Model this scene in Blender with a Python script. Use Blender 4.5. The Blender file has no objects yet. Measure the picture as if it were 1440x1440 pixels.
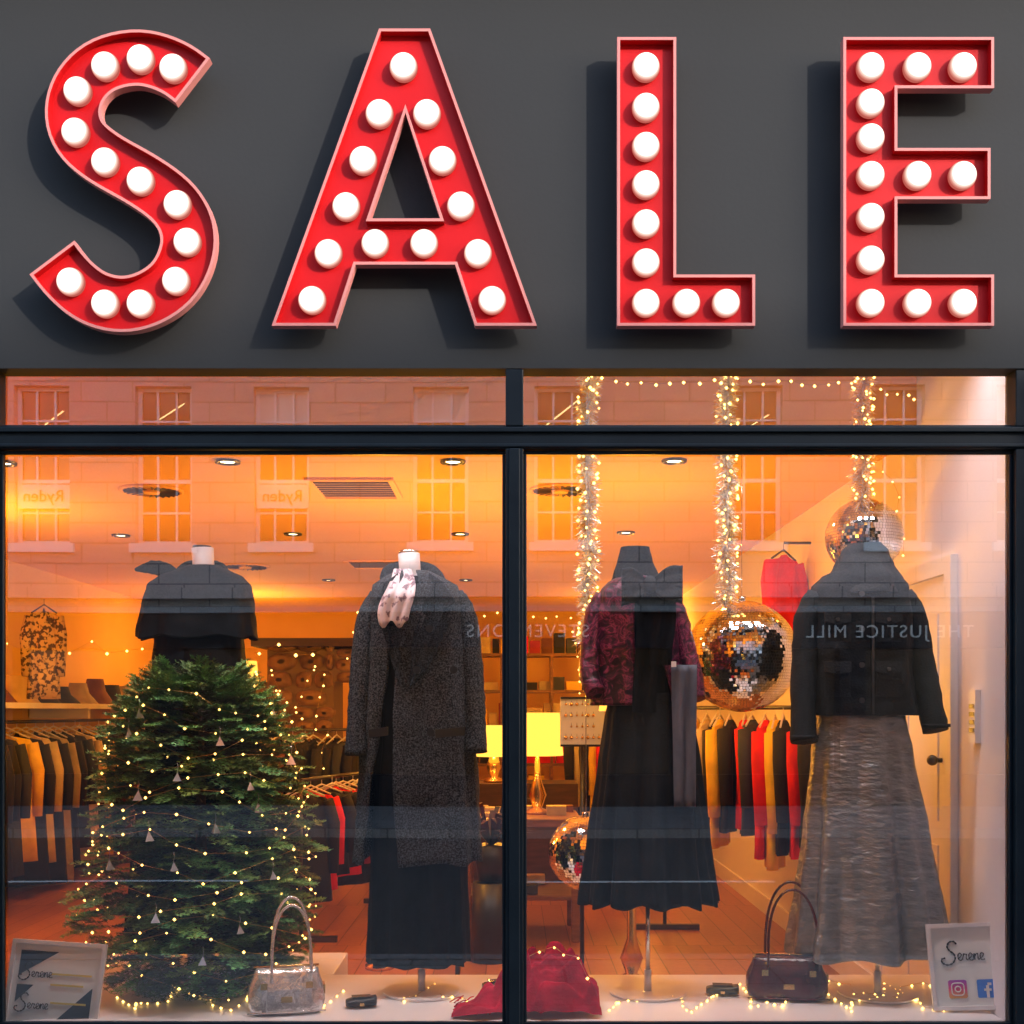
import bpy, math, random
from math import sin, cos, pi, radians, sqrt
from mathutils import Vector, noise, geometry, Matrix
random.seed(7)
R = random.random
U = random.uniform
scene = bpy.context.scene
COL = scene.collection
F = 1600.0; CZ = 1.5; HY = 1000.0
def P(px, py, d):
    return Vector(((px-720)*d/F, d-4.0, CZ-(py-HY)*d/F))

# ------------------------------------------------------------------ materials
def newmat(name):
    m = bpy.data.materials.new(name); m.use_nodes = True
    nt = m.node_tree
    for n in list(nt.nodes): nt.nodes.remove(n)
    out = nt.nodes.new('ShaderNodeOutputMaterial')
    return m, nt, out
def node(nt, t, **kw):
    n = nt.nodes.new(t)
    for k, v in kw.items():
        if k in n.inputs: n.inputs[k].default_value = v
        else: setattr(n, k, v)
    return n
def pbr(name, col, rough=0.6, metal=0.0, col2=None, nscale=8, bump=0.0, bscale=40, emis=None, estr=0, sheen=0, coat=0, stretch=None, detail=4, lo=0.35, hi=0.65, spec=0.5, bdist=.01):
    m, nt, out = newmat(name)
    b = nt.nodes.new('ShaderNodeBsdfPrincipled')
    b.inputs['Base Color'].default_value = (*col, 1)
    b.inputs['Roughness'].default_value = rough
    b.inputs['Metallic'].default_value = metal
    b.inputs['Specular IOR Level'].default_value = spec
    if sheen: b.inputs['Sheen Weight'].default_value = sheen
    if coat: b.inputs['Coat Weight'].default_value = coat
    if emis: b.inputs['Emission Color'].default_value = (*emis, 1); b.inputs['Emission Strength'].default_value = estr
    nt.links.new(b.outputs[0], out.inputs[0])
    tc = nt.nodes.new('ShaderNodeTexCoord')
    mp = nt.nodes.new('ShaderNodeMapping')
    if stretch: mp.inputs['Scale'].default_value = stretch
    nt.links.new(tc.outputs['Object'], mp.inputs[0])
    if col2:
        n = node(nt, 'ShaderNodeTexNoise'); n.inputs['Scale'].default_value = nscale; n.inputs['Detail'].default_value = detail
        nt.links.new(mp.outputs[0], n.inputs['Vector'])
        r = nt.nodes.new('ShaderNodeValToRGB')
        r.color_ramp.elements[0].position = lo; r.color_ramp.elements[1].position = hi
        r.color_ramp.elements[0].color = (*col, 1); r.color_ramp.elements[1].color = (*col2, 1)
        nt.links.new(n.outputs['Fac'], r.inputs[0]); nt.links.new(r.outputs[0], b.inputs['Base Color'])
    if bump:
        n2 = node(nt, 'ShaderNodeTexNoise'); n2.inputs['Scale'].default_value = bscale; n2.inputs['Detail'].default_value = 5
        nt.links.new(mp.outputs[0], n2.inputs['Vector'])
        bp = nt.nodes.new('ShaderNodeBump'); bp.inputs['Strength'].default_value = bump; bp.inputs['Distance'].default_value = bdist
        nt.links.new(n2.outputs['Fac'], bp.inputs['Height']); nt.links.new(bp.outputs[0], b.inputs['Normal'])
    return m
def emit(name, col, s, sample=True):
    m, nt, out = newmat(name)
    e = nt.nodes.new('ShaderNodeEmission'); e.inputs[0].default_value = (*col, 1); e.inputs[1].default_value = s
    nt.links.new(e.outputs[0], out.inputs[0])
    if not sample:
        try: m.cycles.emission_sampling = 'NONE'
        except Exception: pass
    return m
def brickmat(name, c1, c2, mortar, sx, sz, rough=0.85, msize=0.01, axis='XZ', bump=0.4, rowh=None, emis=0):
    m, nt, out = newmat(name)
    b = nt.nodes.new('ShaderNodeBsdfPrincipled'); b.inputs['Roughness'].default_value = rough
    tc = nt.nodes.new('ShaderNodeTexCoord'); sep = nt.nodes.new('ShaderNodeSeparateXYZ'); cmb = nt.nodes.new('ShaderNodeCombineXYZ')
    nt.links.new(tc.outputs['Object'], sep.inputs[0])
    nt.links.new(sep.outputs[axis[0]], cmb.inputs[0]); nt.links.new(sep.outputs[axis[1]], cmb.inputs[1])
    br = nt.nodes.new('ShaderNodeTexBrick')
    br.inputs['Color1'].default_value = (*c1, 1); br.inputs['Color2'].default_value = (*c2, 1); br.inputs['Mortar'].default_value = (*mortar, 1)
    br.inputs['Scale'].default_value = 1; br.inputs['Brick Width'].default_value = sx; br.inputs['Row Height'].default_value = sz
    br.inputs['Mortar Size'].default_value = msize
    nt.links.new(cmb.outputs[0], br.inputs[0])
    n = nt.nodes.new('ShaderNodeTexNoise'); n.inputs['Scale'].default_value = 30; n.inputs['Detail'].default_value = 6
    nt.links.new(tc.outputs['Object'], n.inputs[0])
    mx = nt.nodes.new('ShaderNodeMixRGB'); mx.blend_type = 'MULTIPLY'; mx.inputs[0].default_value = 0.4
    nt.links.new(br.outputs[0], mx.inputs[1])
    rr = nt.nodes.new('ShaderNodeValToRGB'); rr.color_ramp.elements[0].position = .3; rr.color_ramp.elements[0].color = (.45, .45, .45, 1); rr.color_ramp.elements[1].position = .65
    nt.links.new(n.outputs[0], rr.inputs[0]); nt.links.new(rr.outputs[0], mx.inputs[2])
    nt.links.new(mx.outputs[0], b.inputs['Base Color'])
    bp = nt.nodes.new('ShaderNodeBump'); bp.inputs['Strength'].default_value = bump; bp.inputs['Distance'].default_value = 0.01; bp.invert = True
    nt.links.new(br.outputs['Fac'], bp.inputs['Height']); nt.links.new(bp.outputs[0], b.inputs['Normal'])
    nt.links.new(b.outputs[0], out.inputs[0])
    return m

# ------------------------------------------------------------------ mesh builder
class MB:
    def __init__(s): s.v = []; s.f = []; s.m = []; s.s = []
    def face(s, idx, m=0, sm=False): s.f.append(tuple(idx)); s.m.append(m); s.s.append(sm)
    def poly(s, pts, m=0, sm=False):
        o = len(s.v); s.v += [tuple(p) for p in pts]; s.face(range(o, o+len(pts)), m, sm)
    def box(s, x0, x1, y0, y1, z0, z1, m=0, M=None):
        o = len(s.v)
        c = [(x0,y0,z0),(x1,y0,z0),(x1,y1,z0),(x0,y1,z0),(x0,y0,z1),(x1,y0,z1),(x1,y1,z1),(x0,y1,z1)]
        if M: c = [tuple(M @ Vector(p)) for p in c]
        s.v += c
        for q in [(0,3,2,1),(4,5,6,7),(0,1,5,4),(1,2,6,5),(2,3,7,6),(3,0,4,7)]:
            s.face([o+i for i in q], m)
    def rings(s, rs, m=0, closed=True, cap0=False, cap1=False, sm=True):
        o = len(s.v); n = len(rs[0])
        for r in rs: s.v += [tuple(p) for p in r]
        k = n if closed else n-1
        for i in range(len(rs)-1):
            for j in range(k):
                a = o+i*n+j; b = o+i*n+(j+1) % n
                s.face((a, b, b+n, a+n), m, sm)
        if cap0: s.face([o+j for j in range(n)][::-1], m)
        if cap1: s.face([o+(len(rs)-1)*n+j for j in range(n)], m)
    def tube(s, pts, rad, n=8, m=0, cap=True, sm=True, flat=1.0, wob=0):
        pts = [Vector(p) for p in pts]; rs = []
        L = len(pts)
        up0 = None
        for i, p in enumerate(pts):
            t = (pts[min(i+1, L-1)]-pts[max(i-1, 0)])
            if t.length < 1e-9: t = Vector((0, 0, 1))
            t.normalize()
            if up0 is None:
                a = Vector((0, 1, 0)) if abs(t.y) < .9 else Vector((1, 0, 0))
                u = t.cross(a).normalized()
            else:
                u = (up0 - t*up0.dot(t)).normalized()
            up0 = u; w = t.cross(u).normalized()
            r = rad[i] if isinstance(rad, (list, tuple)) else rad
            ring = []
            for j in range(n):
                an = 2*pi*j/n
                q = 1.0
                if wob: q = 1+wob*noise.noise(Vector((cos(an)*1.3+i*.35, sin(an)*1.3, i*.8+p.x*3)))
                ring.append(p+u*cos(an)*r*q+w*sin(an)*r*q*flat)
            rs.append(ring)
        s.rings(rs, m, True, cap, cap, sm)
    def sphere(s, c, r, m=0, seg=12, rg=8, sc=(1, 1, 1)):
        rs = []
        for i in range(rg+1):
            ph = pi*i/rg; rr = max(sin(ph), .001)
            rs.append([(c[0]+r*rr*cos(2*pi*j/seg)*sc[0], c[1]+r*rr*sin(2*pi*j/seg)*sc[1], c[2]-r*cos(ph)*sc[2]) for j in range(seg)])
        s.rings(rs, m, True, False, False, True)
    def octa(s, c, r, m=0):
        o = len(s.v); x, y, z = c
        s.v += [(x+r,y,z),(x-r,y,z),(x,y+r,z),(x,y-r,z),(x,y,z+r),(x,y,z-r)]
        for q in [(0,2,4),(2,1,4),(1,3,4),(3,0,4),(2,0,5),(1,2,5),(3,1,5),(0,3,5)]: s.face([o+i for i in q], m, True)
    def build(s, name, mats, parent=None, solid=0, fix=False):
        me = bpy.data.meshes.new(name); me.from_pydata(s.v, [], s.f)
        if not isinstance(mats, (list, tuple)): mats = [mats]
        for mt in mats: me.materials.append(mt)
        me.polygons.foreach_set('material_index', s.m); me.polygons.foreach_set('use_smooth', s.s)
        me.update()
        ob = bpy.data.objects.new(name, me); COL.objects.link(ob)
        if parent: ob.parent = parent
        if solid:
            md = ob.modifiers.new('Solid', 'SOLIDIFY'); md.thickness = solid; md.offset = 0
        return ob
def empty(name, loc=(0, 0, 0)):
    e = bpy.data.objects.new(name, None); COL.objects.link(e); e.empty_display_size = .1
    return e
def lerpkeys(keys, t):
    if t <= keys[0][0]: return keys[0][1:]
    for a, b in zip(keys, keys[1:]):
        if t <= b[0]:
            u = (t-a[0])/(b[0]-a[0]+1e-9); u2 = u*u*(3-2*u)*.5+u*.5
            return tuple(a[i]+(b[i]-a[i])*u2 for i in range(1, len(a)))
    return keys[-1][1:]
def garment(mb, d, keys, m=0, n=72, nr=44, fold=0.0, fk=9, ph=0, wr=.012, power=2.3, opening=None, seed=0, hemwave=0, cap1=False):
    """keys rows: (py, xl, xr, half depth m). Vertical loft; front is -y"""
    y0 = keys[0][0]; y1 = keys[-1][0]; rs = []
    sc = d/F
    for i in range(nr+1):
        t = i/nr; py = y0+(y1-y0)*t
        xl, xr, b = lerpkeys(keys, py)
        cx = ((xl+xr)/2-720)*sc; a = (xr-xl)/2*sc; z = CZ-(py-HY)*sc; cy = d-4
        ring = []
        if opening: g1, g2 = lerpkeys(opening, py)
        for j in range(n+(1 if opening else 0)):
            if opening: th = radians(-90+g1)+(radians(360-g1-g2))*j/n
            else: th = 2*pi*j/n
            c, s_ = cos(th), sin(th)
            ex = math.copysign(abs(c)**(2/power), c); ey = math.copysign(abs(s_)**(2/power), s_)
            fa = fold*(t**.8)
            q = 1+fa*(.6*sin(fk*th+ph+.6*sin(3*th+seed)+t*1.2)+.4*sin((fk*1.7)*th+seed*2-t))
            q += wr*2*noise.noise(Vector((c*2.2+seed, s_*2.2, z*9)))+wr*noise.noise(Vector((c*6, s_*6+seed, z*20)))
            zz = z - hemwave*t*t*sin(fk*th+ph)*.5
            ring.append((cx+a*ex*q, cy+b*ey*(1+(q-1)*1.9), zz))
        rs.append(ring)
    mb.rings(rs, m, not bool(opening), False, cap1, True)
    return rs

# ------------------------------------------------------------------ material library
M = {}
M['fascia'] = pbr('fascia_paint', (.0235, .0232, .0235), .8, col2=(.0255, .0252, .0255), nscale=1.2, bump=.04, bscale=60, spec=.2)
M['frame'] = pbr('frame_paint', (.002, .0045, .0075), .4, col2=(.004, .0075, .011), nscale=5, bump=.1, bscale=18, spec=.22)
M['red'] = pbr('red_enamel', (.42, .004, .006), .5, col2=(.46, .006, .008), nscale=4, spec=.15)
M['rim'] = pbr('rim_enamel', (.50, .17, .15), .45, spec=.2)
M['ceil'] = pbr('ceiling_paint', (.9, .52, .12), .8, col2=(.92, .56, .15), nscale=.8, bump=.02, bscale=30)
M['wallwarm'] = pbr('warm_wall_paint', (.75, .46, .14), .8, col2=(.8, .5, .17), nscale=1.5)
M['wallwhite'] = pbr('white_wall_paint', (.8, .74, .8), .75, col2=(.84, .78, .84), nscale=1.3, bump=.02, bscale=30)
M['white'] = pbr('white_gloss_paint', (.84, .8, .82), .4, col2=(.78, .74, .76), nscale=4)
M['black'] = pbr('black_plastic', (.012, .012, .013), .4)
M['chrome'] = pbr('chrome', (.75, .75, .77), .15, 1.0)
M['steel'] = pbr('dark_steel', (.12, .12, .12), .35, 1.0)
M['brass'] = pbr('brass', (.75, .5, .2), .25, 1.0)
M['ivory'] = pbr('mannequin_skin', (.75, .73, .78), .35)
M['wood'] = pbr('table_wood', (.16, .07, .025), .4, col2=(.26, .12, .04), nscale=3, stretch=(2, 14, 14))
M['darkwood'] = pbr('dark_wood', (.04, .02, .01), .4, col2=(.07, .03, .015), nscale=3, stretch=(2, 14, 14))
M['asphalt'] = pbr('asphalt', (.03, .03, .032), .9, col2=(.045, .045, .045), nscale=60, bump=.3, bscale=200)
M['ground'] = pbr('ground_mat', (.1, .1, .09), .95, col2=(.13, .12, .1), nscale=2)
M['line'] = pbr('road_line', (.7, .7, .66), .7)
M['granite'] = brickmat('granite', (.62, .47, .42), (.53, .41, .37), (.26, .2, .18), .8, .32, msize=.012)
M['granite2'] = brickmat('granite_pier', (.36, .34, .33), (.3, .29, .29), (.15, .15, .15), .8, .35, msize=.012)
M['paving'] = brickmat('paving', (.16, .155, .15), (.13, .125, .12), (.07, .07, .07), .6, .45, msize=.008, axis='XY')
M['slate'] = brickmat('slate', (.08, .085, .1), (.06, .065, .075), (.03, .03, .03), .3, .2, axis='XY')
M['floor'] = brickmat('wood_floor', (.42, .15, .04), (.28, .1, .03), (.08, .03, .01), .14, 1.4, rough=.3, msize=.003, axis='XY', bump=.1)
M['blackcloth'] = pbr('black_cloth', (.003, .0035, .005), .85, col2=(.006, .007, .010), nscale=14, bump=.25, bscale=300, spec=.15)
M['jersey'] = pbr('charcoal_jersey', (.006, .008, .011), .9, col2=(.010, .013, .017), nscale=10, bump=.2, bscale=260, spec=.15)
M['wool'] = pbr('grey_wool', (.012, .015, .02), .95, col2=(.125, .14, .165), nscale=170, bump=.5, bscale=200, detail=7, lo=.4, hi=.75, spec=.15)
M['lapelwool'] = pbr('lapel_wool', (.006, .008, .012), .95, col2=(.06, .07, .085), nscale=170, bump=.5, bscale=200, detail=7, lo=.4, hi=.75, spec=.15)
M['twill'] = pbr('dark_twill', (.006, .009, .013), .8, col2=(.011, .015, .02), nscale=8, bump=.3, bscale=120, spec=.25)
M['twill2'] = pbr('twill_flap', (.011, .015, .02), .8, col2=(.016, .02, .026), nscale=8, bump=.3, bscale=120, spec=.25)
M['satin'] = pbr('crinkled_satin', (.20, .22, .24), .3, col2=(.3, .325, .35), nscale=14, bump=.9, bscale=24, bdist=.012, stretch=(1, 1, 2.6), metal=.5, lo=.3, hi=.7)
M['greycloth'] = pbr('grey_cloth', (.09, .10, .14), .8, col2=(.12, .13, .17), nscale=10)
M['burgundy'] = pbr('burgundy_wool', (.30, .002, .02), .8, col2=(.6, .006, .045), nscale=9, bump=.5, bscale=70, spec=.15)
M['leather'] = pbr('burgundy_leather', (.04, .004, .006), .25, col2=(.08, .008, .012), nscale=12, bump=.3, bscale=60, coat=.4)
M['silverleather'] = pbr('silver_leather', (.8, .8, .83), .27, .75, col2=(.97, .97, .98), nscale=18, bump=1.0, bscale=22)
M['blackleather'] = pbr('black_leather', (.008, .008, .008), .3, bump=.4, bscale=80)
M['shade'] = emit('lampshade_glow', (1, .5, .06), 2.4)
M['down'] = emit('downlight_bulb', (1, .78, .4), 14)
M['fairy'] = emit('fairy_bulb', (1, .58, .13), 7.5, False)
M['wire'] = pbr('copper_wire', (.6, .35, .12), .35, .9)
# bulb: limb darkening painted into the emission, dim and reddish at the rim
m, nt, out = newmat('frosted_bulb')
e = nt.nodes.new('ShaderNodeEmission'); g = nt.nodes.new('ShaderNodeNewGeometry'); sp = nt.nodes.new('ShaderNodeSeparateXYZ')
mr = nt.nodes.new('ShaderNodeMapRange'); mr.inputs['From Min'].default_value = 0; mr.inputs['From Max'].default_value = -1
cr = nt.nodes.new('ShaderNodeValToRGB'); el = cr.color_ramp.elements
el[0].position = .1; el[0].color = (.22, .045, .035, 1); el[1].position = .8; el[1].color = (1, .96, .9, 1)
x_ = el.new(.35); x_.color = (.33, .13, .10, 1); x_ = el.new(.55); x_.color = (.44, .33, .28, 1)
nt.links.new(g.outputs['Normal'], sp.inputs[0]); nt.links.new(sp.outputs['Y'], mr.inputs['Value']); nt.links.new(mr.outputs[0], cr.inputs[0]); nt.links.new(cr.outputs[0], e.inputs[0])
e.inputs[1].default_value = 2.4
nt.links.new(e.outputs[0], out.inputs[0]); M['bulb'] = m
# glass
m, nt, out = newmat('window_glass')
t = nt.nodes.new('ShaderNodeBsdfTransparent'); t.inputs[0].default_value = (.97, .98, .98, 1)
gl = nt.nodes.new('ShaderNodeBsdfGlossy'); gl.inputs['Roughness'].default_value = 0.0; gl.inputs[0].default_value = (1, 1, 1, 1)
fr = nt.nodes.new('ShaderNodeFresnel'); fr.inputs[0].default_value = 2.3
tcg = nt.nodes.new('ShaderNodeTexCoord'); ng = nt.nodes.new('ShaderNodeTexNoise'); ng.inputs['Scale'].default_value = .9; ng.inputs['Detail'].default_value = 0
nt.links.new(tcg.outputs['Object'], ng.inputs[0])
bpg = nt.nodes.new('ShaderNodeBump'); bpg.inputs['Strength'].default_value = .12; bpg.inputs['Distance'].default_value = .01
nt.links.new(ng.outputs[0], bpg.inputs['Height']); nt.links.new(bpg.outputs[0], gl.inputs['Normal'])
mx = nt.nodes.new('ShaderNodeMixShader'); nt.links.new(fr.outputs[0], mx.inputs[0]); nt.links.new(t.outputs[0], mx.inputs[1]); nt.links.new(gl.outputs[0], mx.inputs[2]); nt.links.new(mx.outputs[0], out.inputs[0])
M['glass'] = m
# brocade
m, nt, out = newmat('burgundy_brocade')
b = nt.nodes.new('ShaderNodeBsdfPrincipled'); b.inputs['Roughness'].default_value = .36; b.inputs['Metallic'].default_value = .2
tc = nt.nodes.new('ShaderNodeTexCoord')
nz = nt.nodes.new('ShaderNodeTexNoise'); nz.inputs['Scale'].default_value = 17; nz.inputs['Detail'].default_value = 3; nz.inputs['Distortion'].default_value = 2.2
nt.links.new(tc.outputs['Object'], nz.inputs[0])
cr = nt.nodes.new('ShaderNodeValToRGB'); el = cr.color_ramp.elements
el[0].position = .4; el[0].color = (.016, .003, .01, 1); el[1].position = .5; el[1].color = (.085, .004, .028, 1)
e2 = el.new(.56); e2.color = (.24, .03, .09, 1); e3 = el.new(.6); e3.color = (.04, .003, .016, 1); e4 = el.new(.7); e4.color = (.12, .008, .04, 1)
nt.links.new(nz.outputs[0], cr.inputs[0]); nt.links.new(cr.outputs[0], b.inputs['Base Color'])
bp = nt.nodes.new('ShaderNodeBump'); bp.inputs['Strength'].default_value = .6; bp.inputs['Distance'].default_value = .006
nt.links.new(nz.outputs[0], bp.inputs['Height']); nt.links.new(bp.outputs[0], b.inputs['Normal']); nt.links.new(b.outputs[0], out.inputs[0]); M['brocade'] = m
M['scarf'] = pbr('printed_silk', (.78, .66, .72), .5, col2=(.25, .16, .22), nscale=34, lo=.54, hi=.6)
M['mirror'] = pbr('mirror_tile', (.93, .93, .95), .06, 1.0)
M['tinsel'] = pbr('silver_tinsel', (.93, .93, .93), .35, .7)
M['tinselgold'] = pbr('gold_tinsel', (.95, .62, .2), .35, .7)
m, nt, out = newmat('fir_needles')
b = nt.nodes.new('ShaderNodeBsdfPrincipled'); b.inputs['Roughness'].default_value = .5
at = nt.nodes.new('ShaderNodeVertexColor'); at.layer_name = 'Col'
nt.links.new(at.outputs[0], b.inputs['Base Color']); nt.links.new(b.outputs[0], out.inputs[0]); M['needle'] = m
M['bark'] = pbr('bark', (.05, .03, .02), .9, bump=.5)

# ------------------------------------------------------------------ ground & street
def simple(name, boxes, mats, parent=None):
    mb = MB()
    for bx in boxes: mb.box(*bx[:6], bx[6] if len(bx) > 6 else 0)
    return mb.build(name, mats, parent)
mb = MB(); mb.poly([(-300,-300,-.14),(300,-300,-.14),(300,300,-.14),(-300,300,-.14)]); mb.build('ground', M['ground'])
mb = MB(); mb.poly([(-120,-10.6,-.125),(120,-10.6,-.125),(120,-3.0,-.125),(-120,-3.0,-.125)]); mb.build('road', M['asphalt'])
mb = MB()
for i in range(-20, 20): mb.poly([(i*5,-6.85,-.12),(i*5+2.5,-6.85,-.12),(i*5+2.5,-6.75,-.12),(i*5,-6.75,-.12)])
mb.build('road_markings', M['line'])
simple('pavement', [(-60,60,-2.85,.2,-.13,0,0),(-60,60,-3.0,-2.85,-.13,.004,1)], [M['paving'], M['granite2']])
simple('pavement', [(-60,60,-14,-10.75,-.13,0,0),(-60,60,-10.75,-10.6,-.13,.004,1)], [M['paving'], M['granite2']])

def facade(mb, x0, x1, z0, z1, ya, yb, ops, m=0):
    xs = sorted(set([x0, x1]+[o[0] for o in ops]+[o[1] for o in ops])); zs = sorted(set([z0, z1]+[o[2] for o in ops]+[o[3] for o in ops]))
    xs = [x for x in xs if x0 <= x <= x1]; zs = [z for z in zs if z0 <= z <= z1]
    for a, b_ in zip(xs, xs[1:]):
        for c, d_ in zip(zs, zs[1:]):
            cx, cz = (a+b_)/2, (c+d_)/2
            if any(o[0] < cx < o[1] and o[2] < cz < o[3] for o in ops): continue
            mb.box(a, b_, ya, yb, c, d_, m)

# ---------------- opposite building (reflected in the glass)
opp = empty('granite_office_building')
VD = 18.0
def RX(px): return (px-720)*VD/F
cols = [-640, -470, -290, -110, 60, 229, 395, 620, 790, 1062, 1262, 1440, 1620, 1800, 1980]
ops = []
for c in cols:
    ops.append((RX(c)-.44, RX(c)+.44, 4.15, 6.65)); ops.append((RX(c)-.44, RX(c)+.44, 7.9, 9.5))
mb = MB()
facade(mb, -22, 22, 3.35, 10.2, -14.35, -14, ops, 0)
mb.box(-22, 22, -14.0, -13.75, 10.0, 10.32, 0); mb.box(-22, 22, -14.0, -13.88, 7.15, 7.35, 0); mb.box(-22, 22, -14, -13.86, 3.28, 3.45, 0)
mb.box(-22, 22, -24, -14.6, 0, 9.9, 0)
mb.build('stone_walls', M['granite'], opp)
mb = MB(); mb.poly([(-22,-14.3,10.2),(22,-14.3,10.2),(22,-19,11.6),(-22,-19,11.6)]); mb.poly([(-22,-24,10),(22,-24,10),(22,-19,11.6),(-22,-19,11.6)]); mb.build('slate_roof', M['slate'], opp)
mb = MB()
M['oppglass'] = pbr('office_window_glow', (.015, .015, .015), .1, emis=(1, .72, .3), estr=.06)
M['oppframe'] = pbr('sash_paint', (.88, .88, .88), .5)
M['strip'] = emit('office_strip_light', (1, .85, .35), 7)
M['blind'] = pbr('roller_blind', (.75, .72, .66), .8)
for o in ops:
    x0, x1, z0, z1 = o; yy = -14.2
    mb.poly([(x0, yy, z0), (x1, yy, z0), (x1, yy, z1), (x0, yy, z1)], 0)
    for fx in (x0, x0+.29, x0+.585, x1-.06): mb.box(fx, fx+(.06 if fx in (x0, x1-.06) else .03), yy+.005, yy+.05, z0, z1, 1)
    k = int((z1-z0)/.42)
    for i in range(k+1):
        zz = z0+(z1-z0-.05)*i/k; mb.box(x0, x1, yy+.006, yy+.055, zz, zz+(.06 if i in (0, k, k//2) else .03), 1)
    q_ = R()
    if q_ < .5:
        s0 = U(.1, .3); s1 = U(.15, .5); zt = z1-U(.1, .5)
        for kk in range(random.choice([1, 1, 2])):
            zt -= .3*kk; mb.poly([(x0+s0, yy+.004, zt-s1), (x0+s0+.035, yy+.004, zt-s1), (x1-.15, yy+.004, zt), (x1-.185, yy+.004, zt)], 2)
    elif q_ < .75: hz = U(.3, 1.1); mb.poly([(x0, yy+.003, z1-hz), (x1, yy+.003, z1-hz), (x1, yy+.003, z1), (x0, yy+.003, z1)], 3)
    mb.box(x0-.08, x1+.08, -14, -13.93, z0-.14, z0, 1)
mb.build('sash_windows', [M['oppglass'], M['oppframe'], M['strip'], M['blind']], opp)
M['shopdark'] = pbr('shopfront_paint', (.008, .009, .012), .5, col2=(.013, .013, .018), nscale=2, spec=.2)
M['shopglass'] = pbr('shopfront_glass', (.012, .012, .014), .15, emis=(1, .75, .5), estr=.02, spec=.3)
mb = MB(); mb.box(-22, 22, -14.6, -13.95, 2.5, 3.05, 0); mb.box(-22, 22, -14, -13.8, 3.05, 3.15, 2); mb.box(-22, 22, -14.6, -14.0, 0, .5, 0)
for i in range(-8, 9):
    mb.box(i*2.7-.2, i*2.7+.2, -14.6, -13.97, .5, 2.5, 0)
    mb.poly([(i*2.7+.2, -14.3, .5), (i*2.7+2.5, -14.3, .5), (i*2.7+2.5, -14.3, 2.5), (i*2.7+.2, -14.3, 2.5)], 1)
mb.box(-22, 22, -14.6, -14.01, 3.15, 3.35, 2)
mb.build('shopfronts', [M['shopdark'], M['shopglass'], M['granite2']], opp)
def text(name, body, loc, size, mat, rot=(pi/2, 0, 0), parent=None, shear=0, ext=.002, sp=1.0, ax='CENTER'):
    c = bpy.data.curves.new(name, 'FONT'); c.body = body; c.size = size; c.extrude = ext; c.shear = shear; c.align_x = ax; c.space_character = sp
    c.materials.append(mat)
    o = bpy.data.objects.new(name, c); o.location = loc; o.rotation_euler = rot; COL.objects.link(o)
    if parent: o.parent = parent
    return o
M['signtxt'] = pbr('sign_lettering', (.8, .8, .78), .5)
text('sign_text', 'THE JUSTICE MILL', (RX(1250), -13.93, 2.66), .28, M['signtxt'], (pi/2, 0, pi), opp, sp=1.2, ext=.01)
text('sign_text', 'STEVENSONS', (RX(742), -13.93, 2.66), .28, M['signtxt'], (pi/2, 0, pi), opp, sp=1.2, ext=.01)
for px in (60, 395):
    mb = MB(); mb.box(RX(px)-.42, RX(px)+.42, -14.13, -14.08, 4.72, 5.1, 0); mb.build('window_banner', M['white'], opp)
    text('banner_text', 'Ryden', (RX(px), -14.065, 4.83), .26, M['shopdark'], (pi/2, 0, pi), opp)

# ---------------- shop building
shop = empty('shop_building')
LX, RXW, BY, CE, RE = -4.0, 1.76, 9.7, 2.70, 3.02
mb = MB(); mb.box(-12, 12, .05, 1.0, RE+.06, 9.5, 0); mb.box(-12, 12, 1.0, 11, CE+.06, 9.5, 0)
ops2 = [(x-.5, x+.5, 5.2, 7.6) for x in (-8, -5.4, -2.8, -.2, 2.4, 5, 7.6)]
facade(mb, -12, 12, 4.3, 9.5, -.12, .049, ops2, 0)
mb.box(-12, 12, -.3, -.121, 4.25, 4.42, 0); mb.box(-12, 12, -.35, .05, 9.5, 9.8, 0)
mb.box(-12, -1.86, -.1, .045, 0, 2.685, 0); mb.box(1.84, 12, -.1, .3, 0, 2.685, 0)
mb.box(-12, LX-.02, .3, 11, 0, RE+.05, 0); mb.box(RXW+.2, 12, .3, 11, 0, RE+.05, 0); mb.box(-12, 12, BY+.1, 11, 0, CE+.05, 0)
mb.build('granite_walls', M['granite2'], shop)
mb = MB()
for o in ops2:
    x0, x1, z0, z1 = o
    mb.poly([(x0, .045, z0), (x1, .045, z0), (x1, .045, z1), (x0, .045, z1)], 0)
    mb.box(x0, x0+.06, 0, .04, z0, z1, 1); mb.box(x1-.06, x1, 0, .04, z0, z1, 1); mb.box(x0+.06, x1-.06, 0, .04, z1-.06, z1, 1); mb.box(x0+.06, x1-.06, 0, .04, (z0+z1)/2, (z0+z1)/2+.06, 1); mb.box(x0+.06, x1-.06, 0, .04, z0, z0+.06, 1)
mb.build('upper_windows', [M['shopglass'], M['white']], shop)
simple('fascia_board', [(-4.2, 4.2, -.05, .045, 2.690, 4.24)], M['fascia'], shop)
simple('stall_riser', [(-1.85, 1.83, -.02, .05, .002, .37)], M['frame'], shop)
simple('wood_floor', [(LX, RXW, .06, BY, 0.0, .1)], M['floor'], shop)
simple('ceiling', [(LX, RXW+.1, .97, BY, CE, CE+.05), (LX-.1, RXW+.25, .046, .99, RE, RE+.05), (LX, RXW+.1, .95, .969, CE, RE)], M['ceil'], shop)
simple('left_wall', [(LX-.015, LX, .06, BY, .1, CE), (LX-.015, LX, .06, .949, CE, RE)], M['wallwarm'], shop)
simple('inner_front_wall', [(LX, -1.862, .046, .06, .1, RE-.001)], M['wallwarm'], shop)
simple('back_wall', [(LX, RXW, BY, BY+.08, .1, CE)], M['wallwarm'], shop)
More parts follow.
